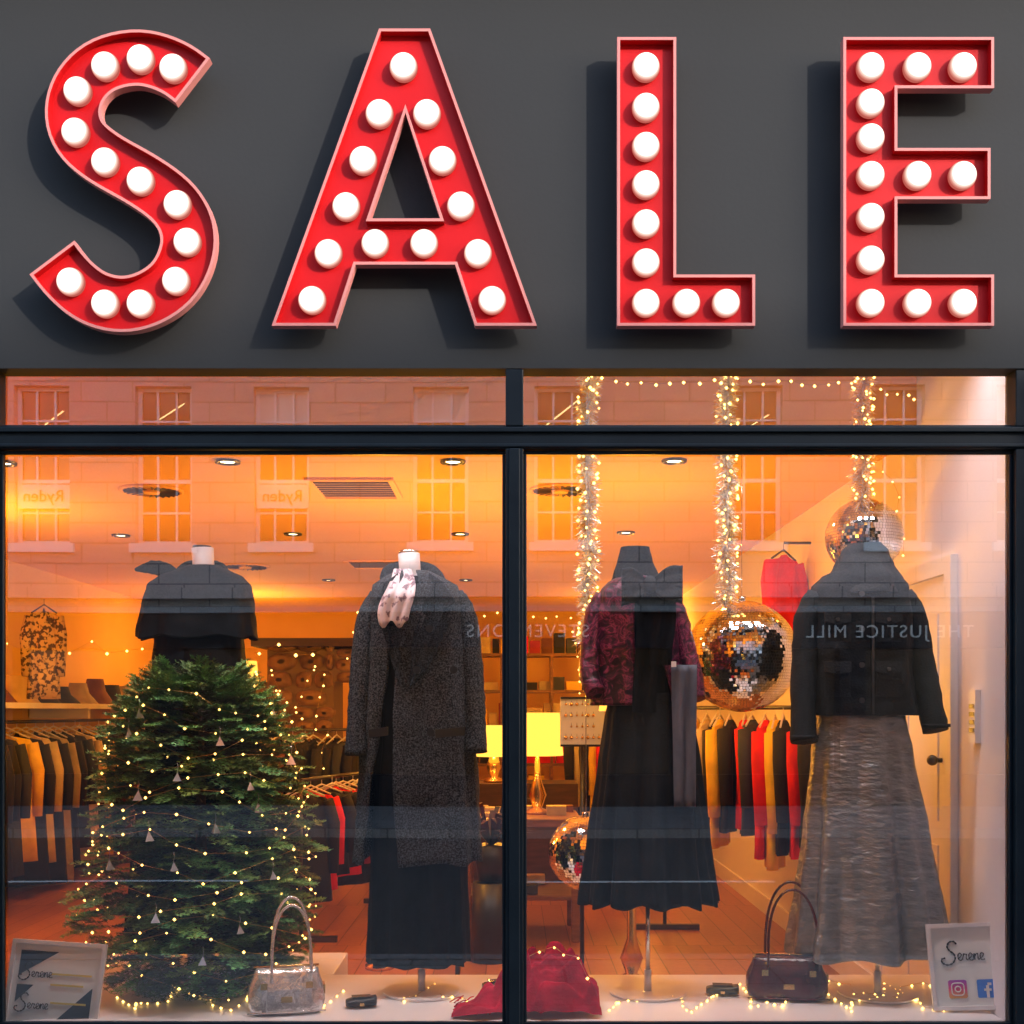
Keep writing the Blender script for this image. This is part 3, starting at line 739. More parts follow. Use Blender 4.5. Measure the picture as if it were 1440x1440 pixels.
for px, py in ((197,1003),(315,1042),(263,1092),(365,1135),(208,1118),(185,1030),(398,1068),(314,1164),(262,1218),(355,1105),(348,1306),(165,1215),(240,1290),(385,1230),(130,1330),(300,1350),(372,1003),(225,1175)):
    z = P(0, py, 4.2).z; r_ = TR(z)*1.0; x = P(px, 0, 4.3).x
    dx = max(-.97, min(.97, (x-TX)/r_)); y = TY-sqrt(1-dx*dx)*r_*.92
    c = Vector((x, y-.008, CZ-(py-HY)*(y+4)/F)); s_ = .018*U(.85, 1.1); a0 = U(-.5, .5)
    B = [c+Vector((s_*1.1*cos(a0+k*2.094), s_*1.1*sin(a0+k*2.094), -s_)) for k in range(3)]; T = c+Vector((0, 0, s_))
    for k in range(3): mo.poly([B[k], B[(k+1) % 3], T])
    mo.poly(B)
    mo.tube([c+Vector((0, 0, s_)), c+Vector((.003, 0, s_+.02)), c+Vector((0, 0, s_+.035))], .0008, 4, 0)
mo.build('ornaments', M['orn'], tree)

# ------------------------------------------------------------------ bags and small goods
def handbag(name, px, pyb, wp, hp, d, leather, handle_py, hw, rotz, hmat, hr=.006):
    par = empty(name); x, y = P(px, pyb, d).x, d-4; w = wp/2*d/F; h = hp*d/F; Rm = Matrix.Translation((x, y, PZ+.001)) @ Matrix.Rotation(rotz, 4, 'Z')
    mb = MB(); rs = []
    for i in range(17):
        t_ = i/16; z = h*t_
        e = sqrt(max(0, 1-((t_-.5)*2)**6))
        a = w*(.9+.1*sin(pi*min(1, t_*1.2)))*(1-.12*t_)*(.93+.07*e); b_ = .062*(1-.45*t_**2)*(.8+.2*e) if t_ < .999 else .012
        ring = []
        for j in range(56):
            th = 2*pi*j/56; c, s_ = cos(th), sin(th)
            ex = math.copysign(abs(c)**.42, c); ey = math.copysign(abs(s_)**.55, s_)
            wv = 1+.015*noise.noise(Vector((c*3, s_*3, z*30)))
            ring.append(Rm @ Vector((a*ex*wv, b_*ey*wv*1.02, z+.004*noise.noise(Vector((c*2, px, t_*3))))))
        rs.append(ring)
    mb.rings(rs, 0, True, True, True); mb.build('body', leather, par)
    mb = MB()
    for s_ in (-1, 1):
        for sy in (-1, 1):
            for k in (.55,):
                bx = s_*w*k
                mb.box(bx-.008, bx+.008, sy*.064-.002, sy*.064+.002, h*.1, h*.78, 0, Rm)
                mb.box(bx-.012, bx+.012, sy*.068-.002, sy*.068+.002, h*.6, h*.74, 1, Rm)
    mb.tube([Rm @ Vector((-w*.8, 0, h+.004)), Rm @ Vector((w*.8, 0, h+.004))], .004, 8, 1)
    mb.tube([Rm @ Vector((-w*.95, -.066, h*.08)), Rm @ Vector((w*.95, -.066, h*.08))], .003, 8, 0)
    mb.box(-w*.3, w*.3, -.0685, -.064, h*.18, h*.58, 0, Rm); mb.box(-.02, .02, -.071, -.0686, h*.3, h*.42, 1, Rm)
    mb.box(w*.86, w*.95, -.03, .03, h*.4, h*.6, 1, Rm)
    mb.build('straps_and_hardware', [leather, hmat], par)
    mb = MB(); ht = CZ-(handle_py-HY)*d/F-PZ
    for sy in (-1, 1):
        pts = []
        for i in range(25):
            a = pi*i/24; pts.append(Rm @ Vector((-cos(a)*w*hw*(1+.12*sin(a))+w*.12, sy*(.055-.03*sin(a)), h*.72+(ht-h*.72)*(sin(a)**.75)*(1 if sy > 0 else .93))))
        mb.tube(pts, hr, 10, 0)
    mb.build('handles', leather, par)
handbag('silver_handbag', 403, 1424, 112, 62, 4.17, M['silverleather'], 1264, .48, radians(12), M['brass'], .0055)
handbag('burgundy_handbag', 1106, 1398, 118, 60, 4.36, M['leather'], 1242, .58, radians(-6), M['brass'], .005)
def wallet(name, px, py, wp, mat, rz):
    d = (CZ-PZ)*F/(py-HY); par = empty(name); Rm = Matrix.Translation(tuple(P(px, py, d).xy)+(PZ+.001,)) @ Matrix.Rotation(rz, 4, 'Z'); w = wp/2*d/F
    mb = MB(); rs = []
    for i in range(9):
        t_ = i/8; z = .034*t_; e = sqrt(max(.05, 1-((t_-.5)*2)**4))
        rs.append([Rm @ Vector((w*math.copysign(abs(cos(a))**.5, cos(a))*(.9+.1*e), .035*math.copysign(abs(sin(a))**.6, sin(a))*e, z+.006*cos(a)*t_)) for a in [2*pi*j/32 for j in range(32)]])
    mb.rings(rs, 0, True, True, True); mb.build('body', mat, par)
    mb = MB(); mb.box(-w*.9, w*.9, -.038, -.034, .014, .024, 0, Rm); mb.box(-.008, .008, -.042, -.038, .01, .02, 1, Rm); mb.box(-w*.6, w*.6, -.02, .02, .0355, .038, 0, Rm); mb.build('flap_and_clasp', [mat, M['brass']], par)
wallet('leather_purse', 508, 1415, 44, M['blackleather'], .2)
wallet('leather_purse', 1016, 1398, 46, pbr('olive_leather', (.06, .055, .02), .35), -.15)
wallet('leather_purse', 698, 1392, 40, M['leather'], .3)
# scarf heap
par = empty('burgundy_scarf'); mb = MB(); rs = []
d0 = 4.24; gx = 110; gy = 60
for j in range(gy+1):
    row = []
    for i in range(gx+1):
        u = i/gx; v = j/gy
        px = 645+195*u; X = (px-720)*d0/F; Y = .06+.36*v
        q = Vector((X*6, Y*6, 0))
        env = max(0, 1-((u-.66)/.40)**2)*max(0, 1-((v-.5)/.52)**2)
        env2 = max(0, 1-((u-.28)/.30)**2)*max(0, 1-((v-.3)/.34)**2)
        f_ = abs(sin(11*u+7*v+2.5*noise.noise(q)))**1.4*.5+abs(sin(19*v-9*u+3*noise.noise(q*1.7)))*.3+.35*noise.noise(q*2.5)
        h = (env**.8)*(.11+.15*f_)+env2*(.04+.08*f_)
        row.append((X+.05*noise.noise(q+Vector((0,0,5))), Y+.04*noise.noise(q+Vector((3,0,5))), PZ+.004+h-(.02 if env+env2 <= .01 else 0)))
    rs.append(row)
mb.rings(rs, 0, False)
for i in range(60):
    a = fpt(648+U(0,60), U(1403,1424)); b_ = a+Vector((U(-.05,-.01), U(-.03,.01), 0)); mb.tube([a+Vector((0,0,.01)), (a+b_)/2+Vector((0,0,.006)), b_-Vector((0,0,.006))], .0022, 5, 0)
mb.build('folded_cloth', M['burgundy'], par)
fairy('fairy_light_string', [P(700,1385,4.15), P(735,1345,4.2), P(775,1328,4.2), P(810,1350,4.15), P(835,1395,4.12)], .045, .0055, .012)

# framed signs
def stroke(mb, pts, r, m=0):
    mb.tube(pts, [r*(.5+.8*abs(sin(i*.9))) for i in range(len(pts))], 6, m)
def script_word(mb, Rm, x, z, s, y=-.003):
    base = [(1.15,1.75),(.95,2.0),(.55,1.95),(.35,1.6),(.5,1.25),(.85,.95),(.95,.55),(.7,.15),(.25,0),(-.15,.2),(-.2,.5),(.1,.6)]
    pl = catmull(base, 5)
    stroke(mb, [Rm @ Vector((x+p[0]*s, y, z+p[1]*s)) for p in pl], s*.07)
    cur = []; cx = 1.15
    for ch in 'erene':
        if ch == 'e': seq = [(0,.25),(.25,.42),(.34,.62),(.2,.74),(.06,.6),(.06,.3),(.2,.12),(.42,.2)]; adv = .44
        elif ch == 'r': seq = [(0,.3),(.12,.7),(.2,.62),(.34,.64),(.3,.3),(.36,.14),(.48,.22)]; adv = .48
        else: seq = [(0,.5),(.08,.68),(.1,.15),(.14,.5),(.3,.7),(.38,.55),(.38,.18),(.5,.2)]; adv = .52
        cur += [(cx+a, b_+.25) for a, b_ in seq]; cx += adv
    pl = catmull(cur, 3)
    stroke(mb, [Rm @ Vector((x+p[0]*s, y, z+p[1]*s)) for p in pl], s*.045)
M['paper'] = pbr('card_print', (.84, .85, .86), .5, col2=(.8, .82, .83), nscale=3)
M['ink'] = pbr('ink', (.01, .012, .015), .5)
M['navy'] = pbr('print_navy', (.02, .03, .05), .5)
M['gold'] = pbr('print_gold', (.7, .55, .12), .5)
M['fb'] = pbr('print_blue', (.02, .18, .75), .5)
m, nt, out = newmat('print_gradient'); b = nt.nodes.new('ShaderNodeBsdfPrincipled'); tc = nt.nodes.new('ShaderNodeTexCoord'); sp = nt.nodes.new('ShaderNodeSeparateXYZ'); cr = nt.nodes.new('ShaderNodeValToRGB')
nt.links.new(tc.outputs['Generated'], sp.inputs[0]); nt.links.new(sp.outputs['Z'], cr.inputs[0]); el = cr.color_ramp.elements; el[0].color = (.9, .45, .08, 1); el[1].color = (.35, .05, .6, 1); x_ = el.new(.5); x_.color = (.85, .06, .25, 1)
nt.links.new(cr.outputs[0], b.inputs['Base Color']); nt.links.new(b.outputs[0], out.inputs[0]); M['insta'] = m
def framed(name, px0, px1, py0, py1, d, tiltz, roll):
    par = empty(name); c = P((px0+px1)/2, py1, d); w = (px1-px0)*d/F/2; h = (py1-py0)*d/F
    Rm = Matrix.Translation(c) @ Matrix.Rotation(tiltz, 4, 'Z') @ Matrix.Rotation(roll, 4, 'Y') @ Matrix.Rotation(radians(-9), 4, 'X')
    mb = MB(); t_ = .014
    mb.box(-w, w, -.012, .006, 0, t_, 0, Rm); mb.box(-w, w, -.012, .006, h-t_, h, 0, Rm); mb.box(-w, -w+t_, -.012, .006, t_, h-t_, 0, Rm); mb.box(w-t_, w, -.012, .006, t_, h-t_, 0, Rm)
    mb.box(-w+t_, w-t_, -.001, .004, t_, h-t_, 1, Rm); mb.box(-.02, .02, .006, .012, .0, h*.7, 0, Rm)
    mb.build('frame', [M['white'], M['paper']], par)
    return par, Rm, w, h
par, Rm, w, h = framed('framed_social_sign', 1314, 1420, 1300, 1420, 4.16, radians(-6), radians(-3))
mb = MB(); script_word(mb, Rm, -w*.6, h*.52, .042); mb.build('script_lettering', M['ink'], par)
def rrect(mb, cx, cz, s, y, Rm, m=0, r=.25):
    pts = []
    for k, (sx, sz) in enumerate(((1,1),(-1,1),(-1,-1),(1,-1))):
        for i in range(5):
            a = pi/2*k+pi/2*i/4; pts.append(Rm @ Vector((cx+sx*s*(1-r)+cos(a)*s*r, y, cz+sz*s*(1-r)+sin(a)*s*r)))
    mb.poly(pts, m)
mb = MB(); rrect(mb, -w*.32, h*.24, .033, -.004, Rm); mb.build('camera_icon_tile', M['insta'], par)
mb = MB(); 
def ringtube(mb, cx, cz, r, y, Rm, th, sq=False):
    pts = []
    for i in range(25):
        a = 2*pi*i/24
        if sq: pts.append(Rm @ Vector((cx+r*math.copysign(abs(cos(a))**.5, cos(a)), y, cz+r*math.copysign(abs(sin(a))**.5, sin(a)))))
        else: pts.append(Rm @ Vector((cx+r*cos(a), y, cz+r*sin(a))))
    mb.tube(pts, th, 6, 0)
ringtube(mb, -w*.32, h*.24, .022, -.005, Rm, .002, True); ringtube(mb, -w*.32, h*.24, .010, -.005, Rm, .002)
fx = w*.42
mb.box(fx-.002, fx+.008, -.007, -.0055, h*.24-.032, h*.24+.012, 0, Rm); mb.box(fx-.010, fx+.016, -.0072, -.0057, h*.24-.008, h*.24, 0, Rm); mb.box(fx+.0035, fx+.017, -.007, -.0055, h*.24+.012, h*.24+.021, 0, Rm)
mb.build('icon_glyphs', M['white'], par)
mb = MB(); rrect(mb, fx, h*.24, .033, -.004, Rm, 0, .2); mb.build('blue_icon_tile', M['fb'], par)
par, Rm, w, h = framed('framed_voucher_sign', 4, 134, 1326, 1450, 4.06, radians(5), radians(5))
mb = MB()
mb.poly([Rm @ Vector(p) for p in ((-w*.8, -.003, h*.88), (w*.0, -.003, h*.88), (-w*.8, -.003, h*.6))], 0)
mb.poly([Rm @ Vector(p) for p in ((w*.8, -.003, h*.5), (w*.8, -.003, h*.12), (w*.1, -.003, h*.12))], 0)
mb.poly([Rm @ Vector(p) for p in ((-w*.8, -.003, h*.5), (-w*.8, -.003, h*.3), (-w*.45, -.003, h*.5))], 0)
for i, (a, b_, z) in enumerate(((-.1,.75,.62),(-.1,.6,.5),(-.05,.7,.3))): mb.box(w*a, w*b_, -.004, -.0025, h*z, h*z+.007, 1, Rm)
script_word(mb, Rm, -w*.75, h*.55, .032); script_word(mb, Rm, -w*.75, h*.2, .032)
for f_ in range(len(mb.m)):
    if len(mb.f[f_]) != 3 and mb.m[f_] == 0: mb.m[f_] = 2
mb.build('printed_artwork', [M['navy'], M['gold'], M['ink']], par)

# ------------------------------------------------------------------ interior furnishing
def hung(mb, x, y, z, rz, w, L, m, th=.035, sl=True):
    Rm = Matrix.Translation((x, y, z)) @ Matrix.Rotation(rz, 4, 'Z'); rs = []; ph = U(0, 6); 
    n = 26
    for t_, ww, tt in ((0, .03, .5), (.03, .09, .8), (.06, .8, .9), (.12, 1.0, 1), (.3, .93, 1), (.5, .92, 1), (.75, 1.0, 1.1), (1, 1.08, 1.15)):
        rs.append([Rm @ Vector((w*ww*cos(a)*(1+.03*sin(5*a+ph)), th*tt*sin(a)*(1+.35*sin(6*a+ph+t_*2)), -.02-L*t_)) for a in [2*pi*j/n for j in range(n)]])
    mb.rings(rs, m, True, True, True)
    if sl:
        for s_ in (-1, 1):
            mb.tube([Rm @ Vector((s_*w*.85, 0, -.02-L*.09)), Rm @ Vector((s_*w*1.08, -.01, -.02-L*.3)), Rm @ Vector((s_*w*1.05, -.02, -.02-min(L*.75, .62)))], [.045, .045, .035], 10, m, wob=.2)
    mb.tube([Rm @ Vector((-w*.8, 0, -.02-L*.05)), Rm @ Vector((0, 0, .01)), Rm @ Vector((w*.8, 0, -.02-L*.05))], .006, 6, 0)
    mb.tube([Rm @ Vector((0, 0, .0)), Rm @ Vector((0, 0, .05))], .002, 5, 0)
gm = [M['ivory']]+[pbr('garment_%d' % i, c, .8, col2=tuple(k*1.3 for k in c), nscale=8, bump=.3, bscale=60) for i, c in enumerate(
    [(.01,.01,.012),(.68,.006,.01),(.78,.5,.02),(.55,.45,.28),(.03,.035,.05),(.12,.04,.02),(.03,.04,.02),(.3,.02,.05),(.35,.3,.2),(.02,.02,.022)])]
def rail(name, a, b_, z, seq, w, L, rz, legs=(1, 1), step=None):
    par = empty(name); mb = MB(); a = Vector(a); b_ = Vector(b_)
    mb.tube([(a.x, a.y, z), (b_.x, b_.y, z)], .012, 10, 0)
    for q, lg in zip((a, b_), legs):
        if lg == 1: mb.tube([(q.x, q.y, z), (q.x, q.y, .13)], .012, 10, 0); mb.box(q.x-.22, q.x+.22, q.y-.02, q.y+.02, .101, .135, 0)
        if lg == 2: mb.tube([(q.x, q.y, z), (RXW-.002, q.y, z)], .012, 10, 0); mb.tube([(RXW-.012, q.y, z), (RXW-.001, q.y, z)], .035, 14, 0)
    mb.build('rail', M['steel'], par)
    mb = MB(); n = len(seq)
    for i, c in enumerate(seq):
        t_ = (i+.5)/n; p = a.lerp(b_, t_); hung(mb, p.x+U(-.02,.02), p.y, z-.05, rz+U(-.12,.12), w*U(.88,1.08), L*U(.8,1.12), c, th=U(.025,.04))
    mb.build('garments', gm, par)
rail('clothes_rail', (1.62, 2.1), (.98, 3.3), 1.52, [1,2,1,3,2,5,2,1,3,1,4,3,1,3,1], .19, .74, radians(68), (2, 1))
rail('clothes_rail', (-3.66, 3.6), (-3.66, 7.2), 1.42, [1,1,5,3,1,4,1,9,1,5,4,1,3,1,6,4,5,9,1,3], .22, 1.1, radians(38))
rail('clothes_rail', (-1.28, 2.9), (-.86, 4.3), 1.08, [1,2,1,1,2,8,1,1,5,1,1,5,1], .18, .62, radians(40))
rail('clothes_rail', (-2.1, 4.6), (-1.2, 5.4), 1.35, [1,1,5,1,6,1,1,10,1,5,1], .2, .9, radians(60))
rail('clothes_rail', (.55, 6.2), (1.2, 6.2), 1.45, [1,4,1,3,2,1,5,4,1], .2, .9, radians(60))
mb = MB(); mb.box(-3.99, -3.45, 3.4, 7.4, 1.52, 1.56); 
for y in (3.45, 5.4, 7.3): mb.box(-3.99, -3.5, y, y+.04, 1.44, 1.519)
par = empty('wall_shelf'); mb.build('shelf_board', M['white'], par)
mb = MB()
for i in range(9):
    y = 3.7+i*.4; c = random.choice([1,4,4,6,9]); hh = U(.08,.22)
    mb.tube([(-3.7, y, 1.561), (-3.7, y, 1.57), (-3.7, y, 1.57+hh*.5), (-3.7, y, 1.57+hh)], [.17, .16, .09, .07], 18, c)
mb.build('hats', gm, par)
par = empty('patterned_blouse'); mb = MB(); hung(mb, P(62,0,8.3).x, 4.3, P(0,852,8.3).z, .2, .11, .66, 1, .04)
mb.build('blouse', [M['steel'], pbr('leopard_print', (.5,.36,.18), .7, col2=(.05,.03,.02), nscale=34, lo=.48, hi=.54)], par)
par = empty('red_jacket'); mb = MB(); hung(mb, 1.60, 2.7, 2.44, radians(35), .13, .55, 2, .035); mb.tube([(1.759,2.7,2.49),(1.60,2.7,2.49)], .008, 8, 0); mb.build('jacket', [M['steel'], gm[1], gm[2]], par)
par = empty('stone_fireplace'); mb = MB(); random.seed(3)
def stones(mb, x0, x1, z0, z1, y, dep):
    z = z0
    while z < z1:
        hh = U(.09,.16); x = x0
        while x < x1:
            ww = U(.14,.3); 
            c = Vector(((x+min(x+ww, x1))/2, y, z+hh/2)); a = (min(x+ww, x1)-x)/2-.006
            if a > .03:
                rs = []
                for k in range(7):
                    ph = pi*(k+.0)/6; rr = max(.05, sin(ph))**.5
                    rs.append([(c.x+math.copysign(abs(cos(t))**.75, cos(t))*a*rr*(1+.2*noise.noise(Vector((c.x*9+cos(t), z*9, sin(t))))), c.y-cos(ph)*dep, c.z+math.copysign(abs(sin(t))**.75, sin(t))*(hh/2)*rr*(1+.2*noise.noise(Vector((c.x*5, z*9+cos(t), sin(t)*2))))) for t in [2*pi*j/14 for j in range(14)]])
                mb.rings(rs, 0)
            x += ww
        z += hh
stones(mb, -2.15, -1.55, .1, 2.05, 6.0, .12); stones(mb, -1.55, -.75, 1.75, 2.05, 6.0, .1)
mb.box(-2.14, -1.56, 5.95, 6.5, .1, 2.04, 1); mb.box(-1.56, -.76, 5.95, 6.4, 1.76, 2.04, 1)
mb.build('rubble_stones', [pbr('rough_stone', (.4,.24,.12), .9, col2=(.16,.09,.05), nscale=5, bump=.8, bscale=25), pbr('lime_mortar', (.22,.15,.09), .9)], par)
simple('mantel_shelf', [(-2.25, -.7, 5.8, 6.5, 2.06, 2.13)], M['darkwood'], par)
par = empty('display_table'); mb = MB(); mb.box(-.32, .42, 2.85, 3.5, .8, .85)
for x in (-.3, .36):
    for y in (2.88, 3.42): mb.box(x, x+.05, y, y+.05, .1, .8)
mb.box(-.3, .4, 2.9, 3.45, .35, .38); ob = mb.build('table', M['wood'], par); ob.modifiers.new('b', 'BEVEL').width = .006
mb = MB()
for i in range(16):
    x = U(-.28,.36); y = U(2.9,3.4); c = random.choice([1,2,4,6,9,5]); hh = U(.02,.08); zz = .85 if i < 9 else .381
    mb.box(x-.06, x+.06, y-.05, y+.05, zz+.001+i*.0003, zz+hh, c)
mb.build('folded_goods', gm, par)
def lamp(name, x, y, z0, zs, r, hh, power):
    par = empty(name); mb = MB()
    mb.tube([(x,y,z0),(x,y,z0+.02),(x,y,z0+.04),(x,y,z0+.12),(x,y,z0+.22),(x,y,zs)], [.08,.08,.03,.06,.025,.012], 18, 0)
    mb.build('base', M['brass'], par)
    mb = MB(); mb.rings([[(x+cos(a)*q, y+sin(a)*q, zz) for a in [2*pi*j/32 for j in range(32)]] for q, zz in ((r, zs), (r*.86, zs+hh))])
    mb.build('shade', M['shade'], par)
    l = bpy.data.lights.new('lamp_bulb', 'POINT'); l.energy = power; l.color = (1, .42, .04); l.shadow_soft_size = .06
    o = bpy.data.objects.new('lamp_bulb', l); o.location = (x, y, zs+hh+.06); COL.objects.link(o); o.parent = par
lamp('table_lamp', .16, 3.2, .85, 1.22, .165, .27, 38)
lamp('table_lamp', -.14, 4.8, .95, 1.15, .14, .24, 32)
mb = MB(); mb.box(-.6,.5,4.6,5.1,.1,.95); mb.build('counter', M['darkwood'])
def added_floorlamp(x, y, power, zs=1.75):  # invented lamps, added to throw warm light up onto the ceiling
    lamp('added_floor_lamp', x, y, .1, zs, .17, .26, power)
added_floorlamp(-3.2, 2.6, 65); added_floorlamp(-2.75, 7.6, 75); added_floorlamp(1.3, 7.6, 55); added_floorlamp(.62, 1.9, 40, 1.5); added_floorlamp(-.72, 2.2, 50, 1.5)
par = empty('potted_plant'); mb = MB(); c = P(690, 1240, 6.4)
mb.tube([(c.x,c.y,.55),(c.x,c.y,.75)], [.07,.1], 18, 0)
mb.tube([(c.x,c.y,.1),(c.x,c.y,.54)], [.12,.1], 18, 0)
for i in range(70):
    th = U(0,6.28); L = U(.15,.3); u = Vector((cos(th), sin(th), 0)); s_ = u.cross(Vector((0,0,1)))*.014; p0 = Vector((c.x,c.y,.74)); up = U(.3,1.1)
    p1 = p0+u*L*.5+Vector((0,0,L*up)); p2 = p0+u*L+Vector((0,0,L*up*.9))
    mb.poly([p0-s_*.3, p0+s_*.3, p1+s_, p1-s_], 1); mb.poly([p1-s_, p1+s_, p2], 1)
mb.build('pot_and_leaves', [M['black'], pbr('dark_leaf', (.03,.05,.02), .5, col2=(.1,.02,.02), nscale=6)], par)
def jewel(name, px0, px1, py0, py1, d):
    par = empty(name); a = P(px0, py1, d); b_ = P(px1, py0, d); mb = MB()
    mb.box(a.x, b_.x, a.y, a.y+.02, a.z, b_.z, 0); t_ = .012
    mb.box(a.x, b_.x, a.y-.01, a.y-.001, a.z, a.z+t_, 1); mb.box(a.x, b_.x, a.y-.01, a.y-.001, b_.z-t_, b_.z, 1)
    for i in range(7):
        for j in range(4):
            x = a.x+.03+(b_.x-a.x-.06)*i/6; z = a.z+.05+(b_.z-a.z-.09)*j/3
            if R() < .8: mb.sphere((x, a.y-.004, z), U(.005,.011), 2, 8, 5); mb.tube([(x, a.y-.004, z), (x, a.y-.004, z+.02)], .001, 4, 1)
    mb.tube([((a.x+b_.x)/2, a.y+.03, a.z), ((a.x+b_.x)/2, a.y+.03, .1)], .012, 8, 1)
    mb.build('panel', [pbr('cream_card', (.7,.66,.6), .7), M['black'], M['brass']], par)
jewel('jewellery_display', 606, 680, 980, 1048, 5.6); jewel('jewellery_display', 788, 850, 980, 1050, 6.2)
par = empty('shelving_unit'); mb = MB(); x0, x1, yy = -.7, .95, 8.4
for z in (.1,.5,.9,1.3,1.7,2.1): mb.box(x0, x1, yy, yy+.4, z, z+.03)
for x in (x0-.03, -.13, .42, x1): mb.box(x, x+.03, yy-.001, yy+.4, .1, 2.13)
mb.build('shelves', M['wood'], par); mb = MB()
for z in (.53,.93,1.33,1.73,2.13):
    x = x0+.08
    while x < x1-.1:
        ww = U(.08,.2); c = random.choice([1,2,3,4,4,5,6,8,9]); hh = U(.08,.28)
        mb.box(x, x+ww-.02, yy+.05, yy+.3, z+.001, z+hh, c); x += ww
mb.build('stock', gm, par)
for i, (x, z) in enumerate(((-3.2,1.5),(-2.4,1.6))):
    par = empty('wall_picture'); mb = MB(); mb.box(x-.3, x+.3, BY-.03, BY-.002, z-.35, z+.35, 0); mb.box(x-.25, x+.25, BY-.035, BY-.031, z-.3, z+.3, 1); mb.build('canvas', [M['darkwood'], pbr('artwork%d' % i, (.5,.35,.15), .7, col2=(.1,.1,.12), nscale=4)], par)
# door on side wall
par = empty('panelled_door'); mb = MB(); y0, y1 = .56, 1.38
mb.box(RXW-.012, RXW-.001, y0, y1, .11, 2.05, 0)
for a, b_ in ((y0-.07, y0), (y1, y1+.07)): mb.box(RXW-.03, RXW-.001, a, b_, .1, 2.12, 0)
mb.box(RXW-.03, RXW-.001, y0, y1, 2.051, 2.12, 0)
for za, zb in ((.3,.95),(1.05,1.9)): 
    for ya, yb in ((y0+.1,y0+.37),(y0+.45,y0+.72)):
        mb.box(RXW-.018, RXW-.0121, ya, yb, za, zb, 0)
mb.sphere((RXW-.05, y0+.07, 1.3), .022, 1, 14, 10); mb.tube([(RXW-.012, y0+.07, 1.3),(RXW-.05, y0+.07, 1.3)], .01, 10, 1)
ob = mb.build('door_leaf', [M['white'], M['steel']], par)
par = empty('keypad'); mb = MB(); mb.box(RXW-.022, RXW-.001, .27, .33, 1.38, 1.58, 0)
for i in range(4):
    for j in range(3): mb.box(RXW-.025, RXW-.0221, .278+.016*j, .29+.016*j, 1.42+.03*i, 1.437+.03*i, 1)
mb.build('keypad_body', [M['white'], M['steel']], par)

# ceiling fittings
def CP(px, py):
    d = 1.2*F/(HY-py); q = P(px, py, d); return q.x, q.y
def downlight(px, py, power):
    x, y = CP(px, py); par = empty('ceiling_downlight'); mb = MB()
    mb.rings([[(x+cos(a)*q, y+sin(a)*q, CE-h_) for a in [2*pi*j/28 for j in range(28)]] for q, h_ in ((.062,.001),(.06,.012),(.045,.012),(.038,.002))], 0)
    mb.tube([(x,y,CE-.004),(x,y,CE-.001)], .036, 20, 1); mb.build('fitting', [M['steel'], M['down']], par)
    l = bpy.data.lights.new('spot', 'SPOT'); l.energy = power; l.color = (1,.5,.1); l.spot_size = radians(110); l.spot_blend = .8; l.shadow_soft_size = .04
    o = bpy.data.objects.new('spot', l); o.location = (x, y, CE-.03); COL.objects.link(o); o.parent = par
for px, py in ((5,650),(320,648),(637,648),(948,647)): downlight(px, py, 20)
for px, py in ((170,752),(412,750),(647,750),(880,748)): downlight(px, py, 50)
for px, py in ((300,815),(462,815),(655,815),(830,815)): downlight(px, py, 50)
for px, py in ((-300,752),(-40,815)): downlight(px, py, 70)
def diffuser(px, py, r):
    x, y = CP(px, py); par = empty('ceiling_air_diffuser'); mb = MB(); n = 24
    mb.rings([[(x+cos(a)*q, y+sin(a)*q, CE-h_) for a in [2*pi*j/40 for j in range(40)]] for q, h_ in ((r,.001),(r,.01),(r*.9,.012),(r*.88,.003))], 0)
    for i in range(n):
        a = 2*pi*i/n; a2 = a+.13
        mb.poly([(x+cos(a)*r*.3,y+sin(a)*r*.3,CE-.006),(x+cos(a)*r*.86,y+sin(a)*r*.86,CE-.006),(x+cos(a2)*r*.86,y+sin(a2)*r*.86,CE-.018),(x+cos(a2)*r*.3,y+sin(a2)*r*.3,CE-.012)], 1)
    mb.tube([(x,y,CE-.002),(x,y,CE-.02)], r*.25, 20, 0); mb.build('diffuser', [M['ceil'], M['steel']], par)
diffuser(213, 689, .17); diffuser(788, 688, .17); diffuser(345, 796, .2)
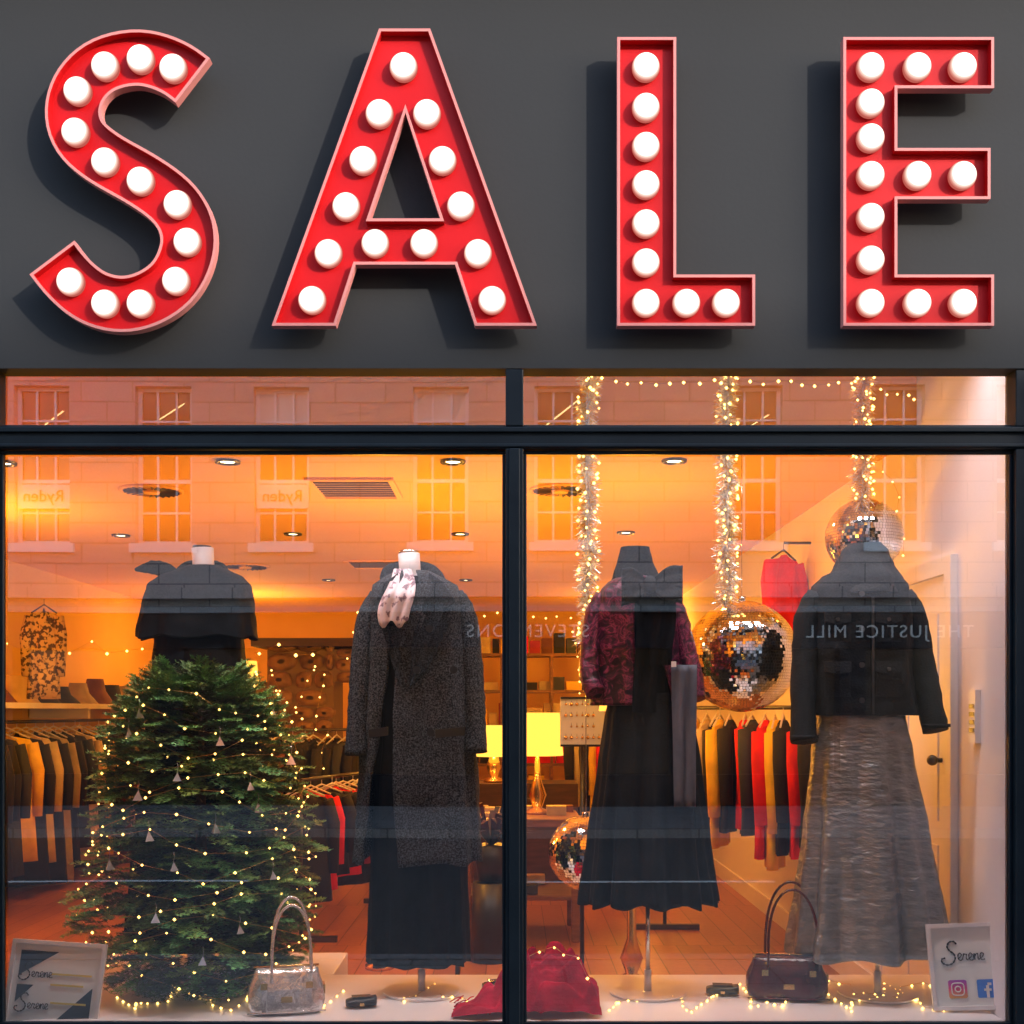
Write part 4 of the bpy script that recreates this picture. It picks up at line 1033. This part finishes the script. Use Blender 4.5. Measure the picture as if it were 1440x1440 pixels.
def grille(px, py, wx, wy):
    x, y = CP(px, py); par = empty('ceiling_vent_grille'); mb = MB()
    mb.box(x-wx, x+wx, y-wy, y-wy+.03, CE-.015, CE-.001, 0); mb.box(x-wx, x+wx, y+wy-.03, y+wy, CE-.015, CE-.001, 0); mb.box(x-wx-.03, x-wx, y-wy, y+wy, CE-.015, CE-.001, 0); mb.box(x+wx, x+wx+.03, y-wy, y+wy, CE-.015, CE-.001, 0)
    k = 8
    for i in range(k): yy = y-wy+.06+(2*wy-.12)*i/(k-1); mb.box(x-wx, x+wx, yy-.012, yy+.012, CE-.006, CE-.002, 1)
    mb.build('grille', [M['ceil'], pbr('vent_slot', (.12,.08,.04), .8)], par)
grille(500, 686, .2, .27); grille(532, 793, .22, .25)

# ------------------------------------------------------------------ lights, world, camera
sd = Vector((-1.1, 1, -.55)).normalized()
l = bpy.data.lights.new('sun', 'SUN'); l.energy = 5.0; l.angle = radians(.8); l.color = (1, .95, .88)
o = bpy.data.objects.new('sun', l); COL.objects.link(o); o.rotation_euler = sd.to_track_quat('-Z', 'Y').to_euler(); o.location = (12, -12, 12)
w = bpy.data.worlds.new('World'); scene.world = w; w.use_nodes = True; nt = w.node_tree
for n in list(nt.nodes): nt.nodes.remove(n)
out = nt.nodes.new('ShaderNodeOutputWorld'); bg = nt.nodes.new('ShaderNodeBackground'); sk = nt.nodes.new('ShaderNodeTexSky')
sk.sky_type = 'NISHITA'; sk.sun_disc = False; sk.sun_elevation = radians(20.3); sk.sun_rotation = radians(132); sk.altitude = 0
bg.inputs[1].default_value = 1.0; nt.links.new(sk.outputs[0], bg.inputs[0]); nt.links.new(bg.outputs[0], out.inputs[0])
cam = bpy.data.cameras.new('camera'); co = bpy.data.objects.new('camera', cam); COL.objects.link(co)
co.location = (0, -4, 1.5); co.rotation_euler = (pi/2, 0, 0); cam.sensor_width = 36; cam.lens = 40; cam.shift_y = 280/1440; cam.clip_end = 1000; cam.clip_start = .05
scene.camera = co
scene.view_settings.view_transform = 'Standard'; scene.view_settings.look = 'None'; scene.view_settings.exposure = 0
